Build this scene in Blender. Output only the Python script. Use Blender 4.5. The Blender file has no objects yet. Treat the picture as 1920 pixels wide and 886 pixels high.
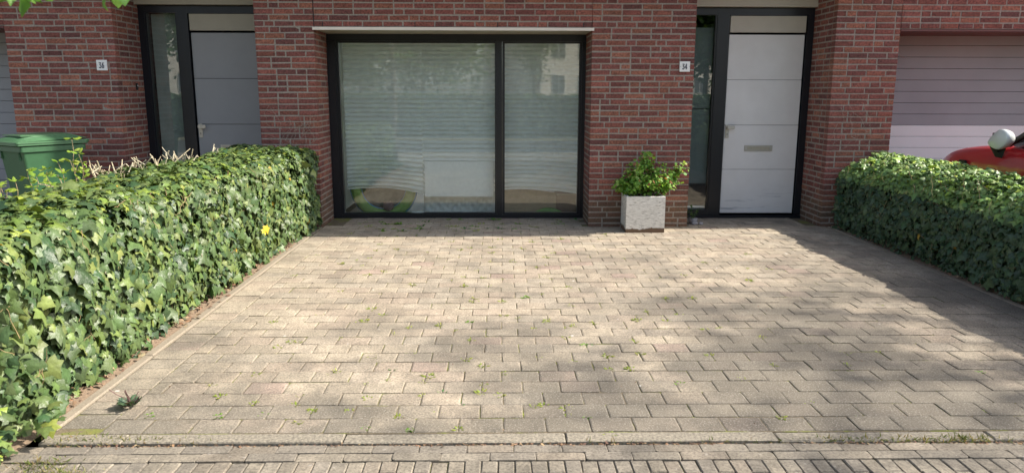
import bpy, bmesh, math, random
import numpy as np
from mathutils import Vector, Matrix, Quaternion
from math import radians as R, sin, cos, pi
random.seed(11); rng = np.random.default_rng(11)
S = bpy.context.scene; COL = S.collection

# ------------------------------------------------------------------ camera
F_PX = 1400.0
cam_d = bpy.data.cameras.new('camera'); cam = bpy.data.objects.new('camera', cam_d); COL.objects.link(cam)
cam_d.sensor_width = 36; cam_d.lens = 36*F_PX/1920; cam_d.clip_start = .05; cam_d.clip_end = 600
th, yw, rl = R(10.96), R(0.9), R(0.13)
fw = Vector((sin(yw)*cos(th), cos(yw)*cos(th), -sin(th)))
rt = Vector((cos(yw), -sin(yw), 0)); up = rt.cross(fw)
r2 = rt*cos(rl)+up*sin(rl); u2 = -rt*sin(rl)+up*cos(rl)
m = Matrix((r2, u2, -fw)).transposed().to_4x4(); m.translation = Vector((0, 0, 1.562))
cam.matrix_world = m
S.camera = cam
cam_d.dof.use_dof = True; cam_d.dof.focus_distance = 7.5; cam_d.dof.aperture_fstop = 6
# ------------------------------------------------------------------ light
SUN_E = R(41); sdir = Vector((cos(SUN_E), 0.012, sin(SUN_E))).normalized()
W = bpy.data.worlds.new('World'); S.world = W; W.use_nodes = True
nt = W.node_tree; bg = nt.nodes['Background']; sky = nt.nodes.new('ShaderNodeTexSky')
sky.sky_type = 'NISHITA'; sky.sun_disc = False; sky.sun_elevation = SUN_E; sky.sun_rotation = R(89.3)
sky.air_density = 1.0; sky.dust_density = 2.0
bw = nt.nodes.new('ShaderNodeRGBToBW'); nt.links.new(sky.outputs[0], bw.inputs[0]); hs = nt.nodes.new('ShaderNodeMix'); hs.data_type = 'RGBA'; hs.inputs[0].default_value = .42; nt.links.new(sky.outputs[0], hs.inputs[6]); nt.links.new(bw.outputs[0], hs.inputs[7]); nt.links.new(hs.outputs[2], bg.inputs[0]); bg.inputs[1].default_value = 0.15
sd = bpy.data.lights.new('sun', 'SUN'); sd.energy = 4.1; sd.angle = R(.53); sd.color = (1, .922, .815)
so = bpy.data.objects.new('sun', sd); COL.objects.link(so); so.rotation_euler = sdir.to_track_quat('Z', 'Y').to_euler()
S.view_settings.view_transform = 'Standard'; S.view_settings.look = 'None'; S.view_settings.gamma = 1
S.view_settings.exposure = 1.08; S.view_settings.use_curve_mapping = False
S.cycles.max_bounces = 8; S.cycles.transparent_max_bounces = 16; S.cycles.caustics_reflective = False

# ------------------------------------------------------------------ materials
def newmat(name):
    mt = bpy.data.materials.new(name); mt.use_nodes = True
    return mt, mt.node_tree, mt.node_tree.nodes['Principled BSDF']
def N(nt, typ, **kw):
    n = nt.nodes.new(typ)
    for k, v in kw.items():
        if k in ('operation', 'blend_type', 'data_type', 'attribute_name', 'feature', 'distance', 'noise_dimensions', 'interpolation', 'wave_type', 'bands_direction'): setattr(n, k, v)
        else: n.inputs[k].default_value = v
    return n
def ramp(nt, src, stops):
    r = nt.nodes.new('ShaderNodeValToRGB'); cr = r.color_ramp
    while len(cr.elements) < len(stops): cr.elements.new(.5)
    for e, (p, c) in zip(cr.elements, stops):
        e.position = p; e.color = c if len(c) == 4 else (*c, 1)
    nt.links.new(src, r.inputs[0]); return r
def mixc(nt, fac, a, b, mode='MIX'):
    n = nt.nodes.new('ShaderNodeMix'); n.data_type = 'RGBA'; n.blend_type = mode
    for s, v in ((n.inputs[0], fac), (n.inputs[6], a), (n.inputs[7], b)):
        if hasattr(v, 'is_linked') or hasattr(v, 'links'): nt.links.new(v, s)
        elif isinstance(v, (int, float)): s.default_value = v
        else: s.default_value = (*v, 1) if len(v) == 3 else v
    return n.outputs[2]
def objco(nt):
    return nt.nodes.new('ShaderNodeTexCoord').outputs['Object']
def bump(nt, h, strength, dist, p):
    b = nt.nodes.new('ShaderNodeBump'); b.inputs['Strength'].default_value = strength; b.inputs['Distance'].default_value = dist
    nt.links.new(h, b.inputs['Height']); nt.links.new(b.outputs[0], p.inputs['Normal'])
def noise(nt, co, scale, detail=4, rough=.6):
    n = N(nt, 'ShaderNodeTexNoise', Scale=scale, Detail=detail, Roughness=rough); nt.links.new(co, n.inputs['Vector']); return n.outputs[0]

def plain(name, col, rough=.5, metal=0, nscale=25, namp=.12, bumps=.0, coat=0):
    mt, nt, p = newmat(name); co = objco(nt); nz = noise(nt, co, nscale)
    r = ramp(nt, nz, [(.3, tuple(c*(1-namp) for c in col)), (.7, tuple(min(1, c*(1+namp)) for c in col))])
    nt.links.new(r.outputs[0], p.inputs['Base Color']); p.inputs['Roughness'].default_value = rough; p.inputs['Metallic'].default_value = metal
    if coat: p.inputs['Coat Weight'].default_value = coat; p.inputs['Coat Roughness'].default_value = .04
    if bumps: bump(nt, nz, bumps, .004, p)
    return mt

def attr_mat(name, rough=.85, fine=120, bstr=.5, dirt=None, amp=.35):
    """base colour = per piece colour attribute x grain"""
    mt, nt, p = newmat(name); co = objco(nt)
    a = N(nt, 'ShaderNodeAttribute', attribute_name='Col')
    n1 = noise(nt, co, fine, 5, .7); n2 = noise(nt, co, 9, 4, .6)
    r1 = ramp(nt, n1, [(.36, (1-amp,)*3), (.5, (1,)*3), (.66, (1+amp*.8,)*3)])
    r2_ = ramp(nt, n2, [(.36, (.82,)*3), (.64, (1.12,)*3)])
    c = mixc(nt, 1, a.outputs['Color'], r1.outputs[0], 'MULTIPLY'); c = mixc(nt, 1, c, r2_.outputs[0], 'MULTIPLY')
    if dirt: c = dirt(nt, co, c)
    nt.links.new(c, p.inputs['Base Color']); p.inputs['Roughness'].default_value = rough
    bump(nt, n1, bstr, .003, p)
    return mt

def brick_dirt(nt, co, c):
    # greenish grey damp band along the foot of the wall, lime specks
    sx = nt.nodes.new('ShaderNodeSeparateXYZ'); nt.links.new(co, sx.inputs[0])
    nz = noise(nt, co, 3.5, 4)
    ad = N(nt, 'ShaderNodeMath', operation='MULTIPLY_ADD'); nt.links.new(nz, ad.inputs[0]); ad.inputs[1].default_value = -.5; nt.links.new(sx.outputs[2], ad.inputs[2])
    r = ramp(nt, ad.outputs[0], [(0.0, (.55,)*3), (.10, (.22,)*3), (.3, (0,)*3)]); r.color_ramp.interpolation = 'EASE'
    c = mixc(nt, r.outputs[0], c, (.09, .085, .05))
    sp = noise(nt, co, 45, 2, .5); rr = ramp(nt, sp, [(.72, (0,)*3), (.76, (.35,)*3)])
    return mixc(nt, rr.outputs[0], c, (.42, .36, .33))
M = {}
M['brick'] = attr_mat('brick red', .9, 48, 1.0, brick_dirt, .55)
M['mortar'] = plain('mortar', (.285, .25, .212), .95, nscale=60, namp=.25, bumps=.4)

def paving_dirt_and_shade(nt, co, c):
    sx = nt.nodes.new('ShaderNodeSeparateXYZ'); nt.links.new(co, sx.inputs[0])
    big = noise(nt, co, .8, 5, .62); mid = noise(nt, co, 2.6, 5, .6)
    # oily dirt blotches; their increase toward pavement and right also paints soft tree shade
    mr = nt.nodes.new('ShaderNodeMapRange'); nt.links.new(sx.outputs[1], mr.inputs[0])
    mr.inputs[1].default_value = 3.2; mr.inputs[2].default_value = 7.4; mr.inputs[3].default_value = .15; mr.inputs[4].default_value = -.14
    mx = nt.nodes.new('ShaderNodeMapRange'); nt.links.new(sx.outputs[0], mx.inputs[0])
    mx.inputs[1].default_value = -1.6; mx.inputs[2].default_value = 1.5; mx.inputs[3].default_value = -.12; mx.inputs[4].default_value = .06
    s1 = N(nt, 'ShaderNodeMath', operation='ADD'); nt.links.new(big, s1.inputs[0]); nt.links.new(mr.outputs[0], s1.inputs[1])
    s2 = N(nt, 'ShaderNodeMath', operation='ADD'); nt.links.new(s1.outputs[0], s2.inputs[0]); nt.links.new(mx.outputs[0], s2.inputs[1])
    r = ramp(nt, s2.outputs[0], [(.45, (0,)*3), (.62, (.8,)*3)])
    c = mixc(nt, r.outputs[0], c, (.125, .112, .088))
    rm = ramp(nt, mid, [(.38, (.80,)*3), (.62, (1.08,)*3)]); c = mixc(nt, 1, c, rm.outputs[0], 'MULTIPLY')
    gr = noise(nt, co, 120, 2, .5)
    rg = ramp(nt, gr, [(.58, (0,)*3), (.66, (.5,)*3)]); c = mixc(nt, rg.outputs[0], c, (.42, .38, .32))
    rk = ramp(nt, gr, [(.34, (.5,)*3), (.43, (0,)*3)]); c = mixc(nt, rk.outputs[0], c, (.08, .075, .06))
    sp = noise(nt, co, 14, 1, .4); rs = ramp(nt, sp, [(.8, (0,)*3), (.815, (.7,)*3)])
    return mixc(nt, rs.outputs[0], c, (.6, .58, .54))
M['paver'] = attr_mat('concrete paver', .92, 75, .9, paving_dirt_and_shade, .42)
def walk_dirt(nt, co, c):
    mid = noise(nt, co, 3, 5, .6); rm = ramp(nt, mid, [(.3, (.78,)*3), (.7, (1.1,)*3)]); c = mixc(nt, 1, c, rm.outputs[0], 'MULTIPLY')
    sp = noise(nt, co, 30, 2, .5); rs = ramp(nt, sp, [(.68, (0,)*3), (.72, (.3,)*3)])
    return mixc(nt, rs.outputs[0], c, (.45, .42, .38))
M['clinker'] = attr_mat('pavement clinker', .92, 75, .8, walk_dirt, .38)

def joint_mat(name, sand, moss, thr):
    mt, nt, p = newmat(name); co = objco(nt)
    n1 = noise(nt, co, 4.5, 4, .7); n2 = noise(nt, co, 90, 3, .7)
    r2_ = ramp(nt, n2, [(.3, tuple(c*.55 for c in sand)), (.7, tuple(c*1.3 for c in sand))])
    r1 = ramp(nt, n1, [(thr, (0,)*3), (thr+.08, (1,)*3)])
    c = mixc(nt, r1.outputs[0], r2_.outputs[0], moss)
    nt.links.new(c, p.inputs['Base Color']); p.inputs['Roughness'].default_value = 1; bump(nt, n2, .8, .004, p)
    return mt
M['joint'] = joint_mat('joint sand and moss', (.155, .125, .08), (.16, .17, .04), .50)
M['soil'] = joint_mat('dry sandy soil', (.235, .17, .115), (.17, .12, .075), .6)
M['kerb'] = plain('exposed aggregate concrete', (.225, .20, .155), .9, nscale=75, namp=.5, bumps=.7)
M['concrete_edge'] = plain('concrete edging', (.26, .22, .165), .9, nscale=90, namp=.2, bumps=.4)
M['asphalt'] = plain('asphalt', (.05, .05, .05), .9, nscale=150, namp=.4, bumps=.5)
M['ground'] = plain('bare ground', (.14, .13, .08), .95, nscale=3, namp=.3)
M['anthracite'] = plain('anthracite frame paint', (.0095, .0115, .016), .33, nscale=8, namp=.1)
M['beige'] = plain('beige painted panel', (.40, .37, .29), .55, nscale=6, namp=.04)
M['beige_light'] = plain('pale beige panel', (.52, .49, .41), .5, nscale=6, namp=.04)
M['lip'] = plain('pale lintel edge', (.72, .66, .58), .5, nscale=10, namp=.05)
M['brown_soffit'] = plain('red brown soffit', (.12, .045, .04), .6)
M['white_door'] = plain('white door paint', (.75, .745, .73), .42, nscale=5, namp=.025)
_m, _nt, _p = newmat('white door paint scuffed'); _co = objco(_nt); _mp = _nt.nodes.new('ShaderNodeMapping'); _nt.links.new(_co, _mp.inputs[0]); _mp.inputs['Scale'].default_value = (2.2, 2.2, 34)
_n = noise(_nt, _mp.outputs[0], 1, 4, .6); _r = ramp(_nt, _n, [(.56, (0,)*3), (.63, (1,)*3)]); _sx = _nt.nodes.new('ShaderNodeSeparateXYZ'); _nt.links.new(_co, _sx.inputs[0]); _rz = ramp(_nt, _sx.outputs[2], [(.05, (.75,)*3), (.20, (.5,)*3), (.42, (0,)*3)])
_f = mixc(_nt, 1, _r.outputs[0], _rz.outputs[0], 'MULTIPLY'); _n2 = noise(_nt, _co, 3, 4); _r2 = ramp(_nt, _n2, [(.35, (.72, .715, .70)), (.65, (.77, .768, .755))])
_nt.links.new(mixc(_nt, _f, _r2.outputs[0], (.34, .36, .38)), _p.inputs['Base Color']); _p.inputs['Roughness'].default_value = .42; M['white_door'] = _m
M['grey_door'] = plain('slate grey door paint', (.30, .305, .31), .4, nscale=5, namp=.03)
M['garage_mauve'] = plain('mauve grey garage paint', (.275, .29, .315), .5, nscale=2, namp=.06)
M['garage_white'] = plain('off white garage paint', (.74, .77, .78), .5, nscale=2, namp=.03)
M['steel'] = plain('brushed steel', (.55, .53, .48), .38, metal=.7, nscale=200, namp=.1)
M['brass'] = plain('letter plate', (.48, .45, .36), .45, metal=.4, nscale=60, namp=.1)
M['groove'] = plain('grey door groove', (.22, .22, .23), .6)
M['black'] = plain('black rubber', (.012, .012, .013), .6)
M['white_enamel'] = plain('white enamel', (.78, .78, .76), .25, nscale=8, namp=.02)
M['ink'] = plain('blue black digits', (.02, .03, .055), .4)
M['room'] = plain('room plaster', (.8, .79, .76), .9, nscale=2)
M['roomdark'] = plain('dark hall', (.10, .10, .10), .9)
M['floorwood'] = plain('room floor', (.3, .26, .2), .5)
def dirt_planter(nt, co, c):
    return c
mt, nt, p = newmat('ribbed white stone'); co = objco(nt)
mp = nt.nodes.new('ShaderNodeMapping'); nt.links.new(co, mp.inputs[0]); mp.inputs['Scale'].default_value = (22, 22, 130)
nz = N(nt, 'ShaderNodeTexNoise', Scale=1, Detail=4, Roughness=.75); nt.links.new(mp.outputs[0], nz.inputs[0])
r = ramp(nt, nz.outputs[0], [(.36, (.30, .27, .22)), (.44, (.70, .67, .60)), (.62, (.85, .82, .75))])
sx = nt.nodes.new('ShaderNodeSeparateXYZ'); nt.links.new(co, sx.inputs[0])
n3 = noise(nt, co, 12, 3); ad = N(nt, 'ShaderNodeMath', operation='MULTIPLY_ADD'); nt.links.new(n3, ad.inputs[0]); ad.inputs[1].default_value = -.09; nt.links.new(sx.outputs[2], ad.inputs[2])
rb = ramp(nt, ad.outputs[0], [(-0.0, (1,)*3), (.012, (0,)*3)])
nt.links.new(mixc(nt, rb.outputs[0], r.outputs[0], (.16, .1, .06)), p.inputs['Base Color']); p.inputs['Roughness'].default_value = .85; bump(nt, nz.outputs[0], 1, .006, p)
M['planter'] = mt

def leaf_mat(name, rough=.38, transl=.3, spec=.5):
    mt, nt, p = newmat(name); a = N(nt, 'ShaderNodeAttribute', attribute_name='Col')
    co = objco(nt); nz = noise(nt, co, 45, 2); r = ramp(nt, nz, [(.3, (.85,)*3), (.7, (1.12,)*3)])
    c = mixc(nt, 1, a.outputs['Color'], r.outputs[0], 'MULTIPLY')
    nt.links.new(c, p.inputs['Base Color']); p.inputs['Roughness'].default_value = rough; p.inputs['Specular IOR Level'].default_value = spec; bump(nt, noise(nt, co, 60, 2), .5, .006, p)
    t = nt.nodes.new('ShaderNodeBsdfTranslucent'); br = mixc(nt, 1, c, (1.25, 1.3, .6), 'MULTIPLY'); nt.links.new(br, t.inputs[0])
    ms = nt.nodes.new('ShaderNodeMixShader'); ms.inputs[0].default_value = transl
    nt.links.new(p.outputs[0], ms.inputs[1]); nt.links.new(t.outputs[0], ms.inputs[2])
    nt.links.new(ms.outputs[0], nt.nodes['Material Output'].inputs[0]); return mt
M['ivy'] = leaf_mat('ivy leaf', .43, .15, .42)
M['leaf'] = leaf_mat('soft leaf', .5, .35, .35)
M['stem'] = attr_mat('woody stem', .85, 90, .4)
M['litter'] = attr_mat('dry leaf litter', .85, 60, .2)
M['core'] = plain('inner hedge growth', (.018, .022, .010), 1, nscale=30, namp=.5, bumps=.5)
def glass_mat(name, tint=(.86, .9, .88), f0=.0):
    mt = bpy.data.materials.new(name); mt.use_nodes = True; nt = mt.node_tree
    nt.nodes.remove(nt.nodes['Principled BSDF'])
    t = nt.nodes.new('ShaderNodeBsdfTransparent'); t.inputs[0].default_value = (*tint, 1)
    g = nt.nodes.new('ShaderNodeBsdfGlossy'); g.inputs['Roughness'].default_value = 0.0; g.inputs[0].default_value = (1, 1, 1, 1)
    ge = nt.nodes.new('ShaderNodeNewGeometry'); dt = nt.nodes.new('ShaderNodeVectorMath'); dt.operation = 'DOT_PRODUCT'
    nt.links.new(ge.outputs['Normal'], dt.inputs[0]); nt.links.new(ge.outputs['Incoming'], dt.inputs[1])
    ab = N(nt, 'ShaderNodeMath', operation='ABSOLUTE'); nt.links.new(dt.outputs['Value'], ab.inputs[0])
    om = N(nt, 'ShaderNodeMath', operation='SUBTRACT'); om.inputs[0].default_value = 1; nt.links.new(ab.outputs[0], om.inputs[1])
    pw = N(nt, 'ShaderNodeMath', operation='POWER'); nt.links.new(om.outputs[0], pw.inputs[0]); pw.inputs[1].default_value = 5
    ad = N(nt, 'ShaderNodeMath', operation='MULTIPLY_ADD'); nt.links.new(pw.outputs[0], ad.inputs[0]); ad.inputs[1].default_value = .9; ad.inputs[2].default_value = .042+f0; ad.use_clamp = True   # Schlick, per face
    bt = objco(nt); nz = noise(nt, bt, 1.6, 2, .4); b = nt.nodes.new('ShaderNodeBump'); b.inputs['Strength'].default_value = .06; b.inputs['Distance'].default_value = .01
    nt.links.new(nz, b.inputs['Height']); nt.links.new(b.outputs[0], g.inputs['Normal'])
    ms = nt.nodes.new('ShaderNodeMixShader'); nt.links.new(ad.outputs[0], ms.inputs[0]); nt.links.new(t.outputs[0], ms.inputs[1]); nt.links.new(g.outputs[0], ms.inputs[2])
    nt.links.new(ms.outputs[0], nt.nodes['Material Output'].inputs[0]); return mt
M['glass'] = glass_mat('double glazing', tint=(.955, .985, .975), f0=.028)
mt, nt, p = newmat('blind fabric'); p.inputs['Base Color'].default_value = (.88, .90, .90, 1); p.inputs['Roughness'].default_value = .8
t = nt.nodes.new('ShaderNodeBsdfTranslucent'); t.inputs[0].default_value = (.92, .94, .94, 1); ms = nt.nodes.new('ShaderNodeMixShader'); ms.inputs[0].default_value = .45
nt.links.new(p.outputs[0], ms.inputs[1]); nt.links.new(t.outputs[0], ms.inputs[2]); nt.links.new(ms.outputs[0], nt.nodes['Material Output'].inputs[0]); M['blind'] = mt
M['mattress'] = plain('white quilted ticking', (.68, .70, .70), .8, nscale=30, namp=.05)
M['cardboard'] = plain('brown cardboard', (.33, .24, .15), .85, nscale=20, namp=.1)
M['cardboard_dark'] = plain('dark brown cardboard', (.20, .12, .075), .85, nscale=20, namp=.1)
M['toy_green'] = plain('green toy fabric', (.15, .28, .06), .6)
M['toy_blue'] = plain('blue toy piping', (.05, .22, .42), .5)
M['toy_brown'] = plain('printed toy fabric', (.075, .075, .065), .8, nscale=9, namp=.6)
M['toy_pink'] = plain('pink toy fabric', (.12, .07, .075), .7)
M['bin_green'] = plain('green bin plastic', (.036, .105, .046), .42, nscale=20, namp=.1)
M['lid_green'] = plain('green bin lid plastic', (.07, .165, .08), .38, nscale=20, namp=.08)
M['car_red'] = plain('red car paint', (.52, .022, .030), .3, nscale=3, namp=.04, coat=1)
M['car_glass'] = plain('dark car glass', (.015, .018, .02), .05)
M['car_white'] = plain('white mirror plastic', (.66, .70, .68), .3, nscale=4, namp=.03)
M['chrome'] = plain('wheel alloy', (.55, .55, .56), .3, metal=.9)
M['headlight'] = plain('clear lamp plastic', (.6, .62, .65), .1)
M['taillight'] = plain('red lamp plastic', (.4, .01, .01), .15)
M['pale_render'] = plain('pale building render', (.62, .57, .50), .85, nscale=4, namp=.06)
M['bglass'] = plain('far window glass', (.06, .075, .09), .08)
M['terracotta'] = plain('grey pot', (.30, .29, .30), .7)
mt, nt, p = newmat('upper brick'); co = objco(nt); bt = nt.nodes.new('ShaderNodeTexBrick'); mp = nt.nodes.new('ShaderNodeMapping'); mp.inputs['Rotation'].default_value = (R(90), 0, 0)
nt.links.new(co, mp.inputs[0]); nt.links.new(mp.outputs[0], bt.inputs[0])
bt.inputs['Color1'].default_value = (.26, .06, .05, 1); bt.inputs['Color2'].default_value = (.17, .045, .04, 1); bt.inputs['Mortar'].default_value = (.27, .23, .19, 1)
bt.inputs['Scale'].default_value = 1; bt.inputs['Brick Width'].default_value = .224; bt.inputs['Row Height'].default_value = .0655; bt.inputs['Mortar Size'].default_value = .006
nt.links.new(bt.outputs[0], p.inputs['Base Color']); p.inputs['Roughness'].default_value = .9; M['upper_brick'] = mt

# ------------------------------------------------------------------ object helpers
def tag(o, label=None, cat=None, group=None, kind=None):
    if label: o['label'] = label
    if cat: o['category'] = cat
    if group: o['group'] = group
    if kind: o['kind'] = kind
    return o
def empty(name, loc=(0, 0, 0), rz=0):
    o = bpy.data.objects.new(name, None); COL.objects.link(o); o.location = loc; o.rotation_euler[2] = rz; o.empty_display_size = .1; return o
def link(name, me, mats, parent=None, smooth=False):
    o = bpy.data.objects.new(name, me); COL.objects.link(o)
    for mm in (mats if isinstance(mats, (list, tuple)) else [mats]): me.materials.append(mm)
    if smooth:
        me.polygons.foreach_set('use_smooth', [True]*len(me.polygons))
    if parent: o.parent = parent
    return o
def copy_tree(o, parent=None):
    c = o.copy(); COL.objects.link(c); c.parent = parent
    for ch in list(o.children): copy_tree(ch, c)
    return c
class MB:
    def __init__(s): s.v = []; s.f = []; s.c = []; s.mi = []
    def add(s, vs, fs, col=(1, 1, 1), mi=0):
        b = len(s.v); s.v += [tuple(v) for v in vs]; s.f += [tuple(i+b for i in f) for f in fs]; s.c += [col]*len(vs); s.mi += [mi]*len(fs)
    def box(s, x0, x1, y0, y1, z0, z1, col=(1, 1, 1), mi=0, M4=None):
        vs = [(x, y, z) for z in (z0, z1) for y in (y0, y1) for x in (x0, x1)]
        if M4 is not None: vs = [M4 @ Vector(v) for v in vs]
        s.add(vs, [(0, 2, 3, 1), (4, 5, 7, 6), (0, 1, 5, 4), (2, 6, 7, 3), (0, 4, 6, 2), (1, 3, 7, 5)], col, mi)
    def cbox(s, x0, x1, y0, y1, z0, z1, face, b, jit=0, col=(1, 1, 1), drop=None, mi=0, M4=None):
        """box whose `face` is inset by b (a worn arris) and pushed out"""
        drop = b if drop is None else drop
        ax = {'x': 0, 'y': 1, 'z': 2}[face[1]]; sg = 1 if face[0] == '+' else -1
        lo = [x0, y0, z0]; hi = [x1, y1, z1]; o1, o2 = [i for i in range(3) if i != ax]
        back = lo[ax] if sg > 0 else hi[ax]; frnt = hi[ax] if sg > 0 else lo[ax]
        vs = []
        for d, ins in ((back, 0), (frnt-sg*drop, 0), (frnt, b)):
            for (a, bb) in ((0, 0), (1, 0), (1, 1), (0, 1)):
                v = [0, 0, 0]; v[ax] = d
                v[o1] = (lo[o1]+ins) if a == 0 else (hi[o1]-ins); v[o2] = (lo[o2]+ins) if bb == 0 else (hi[o2]-ins)
                if jit and d != back: v = [q+random.uniform(-jit, jit) for q in v]
                vs.append(v)
        if M4 is not None: vs = [M4 @ Vector(v) for v in vs]
        fs = []
        for k in (0, 4):
            for i in range(4): j = (i+1) % 4; fs.append((k+i, k+j, k+4+j, k+4+i))
        fs.append((8, 9, 10, 11)); fs.append((3, 2, 1, 0))
        s.add(vs, fs, col, mi)
    def tube(s, pts, rad, n=6, col=(1, 1, 1), mi=0, cap=True):
        pts = [Vector(p) for p in pts]; rings = []
        if isinstance(rad, (int, float)): rad = [rad]*len(pts)
        for i, p in enumerate(pts):
            d = (pts[min(i+1, len(pts)-1)]-pts[max(i-1, 0)]).normalized()
            a = d.orthogonal().normalized() if abs(d.z) > .99 or i < 0 else d.cross(Vector((0, 0, 1))).normalized()
            b = d.cross(a); rings.append([p+(a*cos(2*pi*k/n)+b*sin(2*pi*k/n))*rad[i] for k in range(n)])
        vs = [v for rg in rings for v in rg]; fs = []
        for i in range(len(pts)-1):
            for k in range(n): fs.append((i*n+k, i*n+(k+1) % n, (i+1)*n+(k+1) % n, (i+1)*n+k))
        if cap: fs.append(tuple(range(n))[::-1]); fs.append(tuple((len(pts)-1)*n+k for k in range(n)))
        s.add(vs, fs, col, mi)
    def lathe(s, prof, n=24, col=(1, 1, 1), M4=None, mi=0):
        vs = [(r*cos(2*pi*k/n), r*sin(2*pi*k/n), z) for r, z in prof for k in range(n)]
        if M4 is not None: vs = [M4 @ Vector(v) for v in vs]
        fs = [(i*n+k, i*n+(k+1) % n, (i+1)*n+(k+1) % n, (i+1)*n+k) for i in range(len(prof)-1) for k in range(n)]
        s.add(vs, fs, col, mi)
    def build(s, name, mats, parent=None, smooth=False):
        me = bpy.data.meshes.new(name); me.from_pydata(s.v, [], s.f); me.update()
        bm = bmesh.new(); bm.from_mesh(me); bmesh.ops.recalc_face_normals(bm, faces=bm.faces); bm.to_mesh(me); bm.free()
        a = me.color_attributes.new('Col', 'FLOAT_COLOR', 'POINT')
        arr = np.ones((len(s.v), 4), np.float32); arr[:, :3] = np.array(s.c, np.float32); a.data.foreach_set('color', arr.ravel())
        me.polygons.foreach_set('material_index', s.mi)
        return link(name, me, mats, parent, smooth)
def bevelled(name, x0, x1, y0, y1, z0, z1, mat, parent=None, b=.004, seg=2, kind=None):
    bm = bmesh.new(); bmesh.ops.create_cube(bm, size=1)
    for v in bm.verts: v.co = Vector((x0+(v.co.x+.5)*(x1-x0), y0+(v.co.y+.5)*(y1-y0), z0+(v.co.z+.5)*(z1-z0)))
    bmesh.ops.bevel(bm, geom=bm.edges[:], offset=b, segments=seg, affect='EDGES')
    me = bpy.data.meshes.new(name); bm.to_mesh(me); bm.free()
    return link(name, me, mat, parent)

# ---- leaf clouds -------------------------------------------------
IVY = np.array([(0, .30, .05), (0, .02, 0), (.20, -.13, -.02), (.46, -.06, -.10), (.37, .19, -.02), (.54, .45, -.15), (.26, .56, -.02), (0, 1, -.18),
                (-.26, .56, -.02), (-.54, .45, -.15), (-.37, .19, -.02), (-.46, -.06, -.10), (-.20, -.13, -.02)], np.float32)
IVY_F = [(0, i, i+1) for i in range(1, 12)]+[(0, 12, 1)]
OVAL = np.array([(0, .45, .04), (0, 0, 0), (.22, .18, -.02), (.30, .45, -.05), (.2, .76, -.05), (0, 1, -.1), (-.2, .76, -.05), (-.30, .45, -.05), (-.22, .18, -.02)], np.float32)
OVAL_F = [(0, i, i+1) for i in range(1, 8)]+[(0, 8, 1)]
QUAD = np.array([(0, 0, 0), (.28, .45, -.04), (0, 1, -.08), (-.28, .45, -.04)], np.float32); QUAD_F = [(0, 1, 2), (0, 2, 3)]
def unit(a): return a/np.maximum(np.linalg.norm(a, axis=1, keepdims=True), 1e-6)
def leaf_arrays(P, Nn, T, s, C, tmpl, faces, vein=1.25, curl=.0):
    Nn = unit(Nn); T = unit(T-Nn*np.sum(T*Nn, 1, keepdims=True)); B = np.cross(T, Nn); n = len(P)
    t = np.repeat(tmpl[None], n, 0).copy()
    t[:, :, 0] *= rng.uniform(.8, 1.15, (n, 1)); t[:, 1:, 2] += rng.normal(0, .06, (n, len(tmpl)-1)); t[:, :, :2] += rng.normal(0, .02, (n, len(tmpl), 2))
    t[:, :, 2] += -rng.uniform(-.1, .35, (n, 1))*t[:, :, 0]**2 - rng.uniform(-.1, .3, (n, 1))*(t[:, :, 1])**2
    V = P[:, None]+s[:, None, None]*(t[:, :, 0:1]*B[:, None]+t[:, :, 1:2]*T[:, None]+t[:, :, 2:3]*Nn[:, None])
    k = len(tmpl); col = np.repeat(C[:, None], k, 1); col[:, :1] *= vein
    f = np.array(faces); Fs = (f[None]+(np.arange(n)*k)[:, None, None]).reshape(-1, 3)
    return V.reshape(-1, 3), Fs, col.reshape(-1, 3)
def leaf_object(name, arrs, mat, parent=None, smooth=True):
    V = []; Fs = []; C = []; b = 0
    for v, f, c in arrs: V.append(v); Fs.append(f+b); C.append(c); b += len(v)
    V = np.concatenate(V).astype(np.float32); Fs = np.concatenate(Fs).astype(np.int32); C = np.concatenate(C)
    me = bpy.data.meshes.new(name); me.vertices.add(len(V)); me.vertices.foreach_set('co', V.ravel())
    me.loops.add(len(Fs)*3); me.loops.foreach_set('vertex_index', Fs.ravel()); me.polygons.add(len(Fs)); me.polygons.foreach_set('loop_start', np.arange(len(Fs), dtype=np.int32)*3)
    me.update(calc_edges=True); a = me.color_attributes.new('Col', 'FLOAT_COLOR', 'POINT')
    arr = np.ones((len(V), 4), np.float32); arr[:, :3] = C; a.data.foreach_set('color', arr.ravel())
    return link(name, me, mat, parent, smooth)
def palette(n, cols, w, jit=.18):
    idx = rng.choice(len(cols), n, p=np.array(w)/sum(w)); c = np.array(cols)[idx]
    return c*rng.uniform(1-jit, 1+jit, (n, 1))*rng.uniform(.93, 1.07, (n, 3))

# ================================================================== STRUCTURE: ground
def sheet(name, x0, x1, y0, y1, z, mat, label=None):
    b = MB(); b.add([(x0, y0, z), (x1, y0, z), (x1, y1, z), (x0, y1, z)], [(0, 1, 2, 3)]); o = b.build(name, mat); o['kind'] = 'structure'; return o
sheet('ground', -250, 250, -250, 250, -.16, M['ground'])
JZ = -.0048   # level of the joint filling below the paver tops
def slab(name, x0, x1, y0, y1, z0, z1, mat):
    b = MB(); b.box(x0, x1, y0, y1, z0, z1, (.26, .235, .195)); o = b.build(name, mat); o['kind'] = 'structure'; return o

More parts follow.
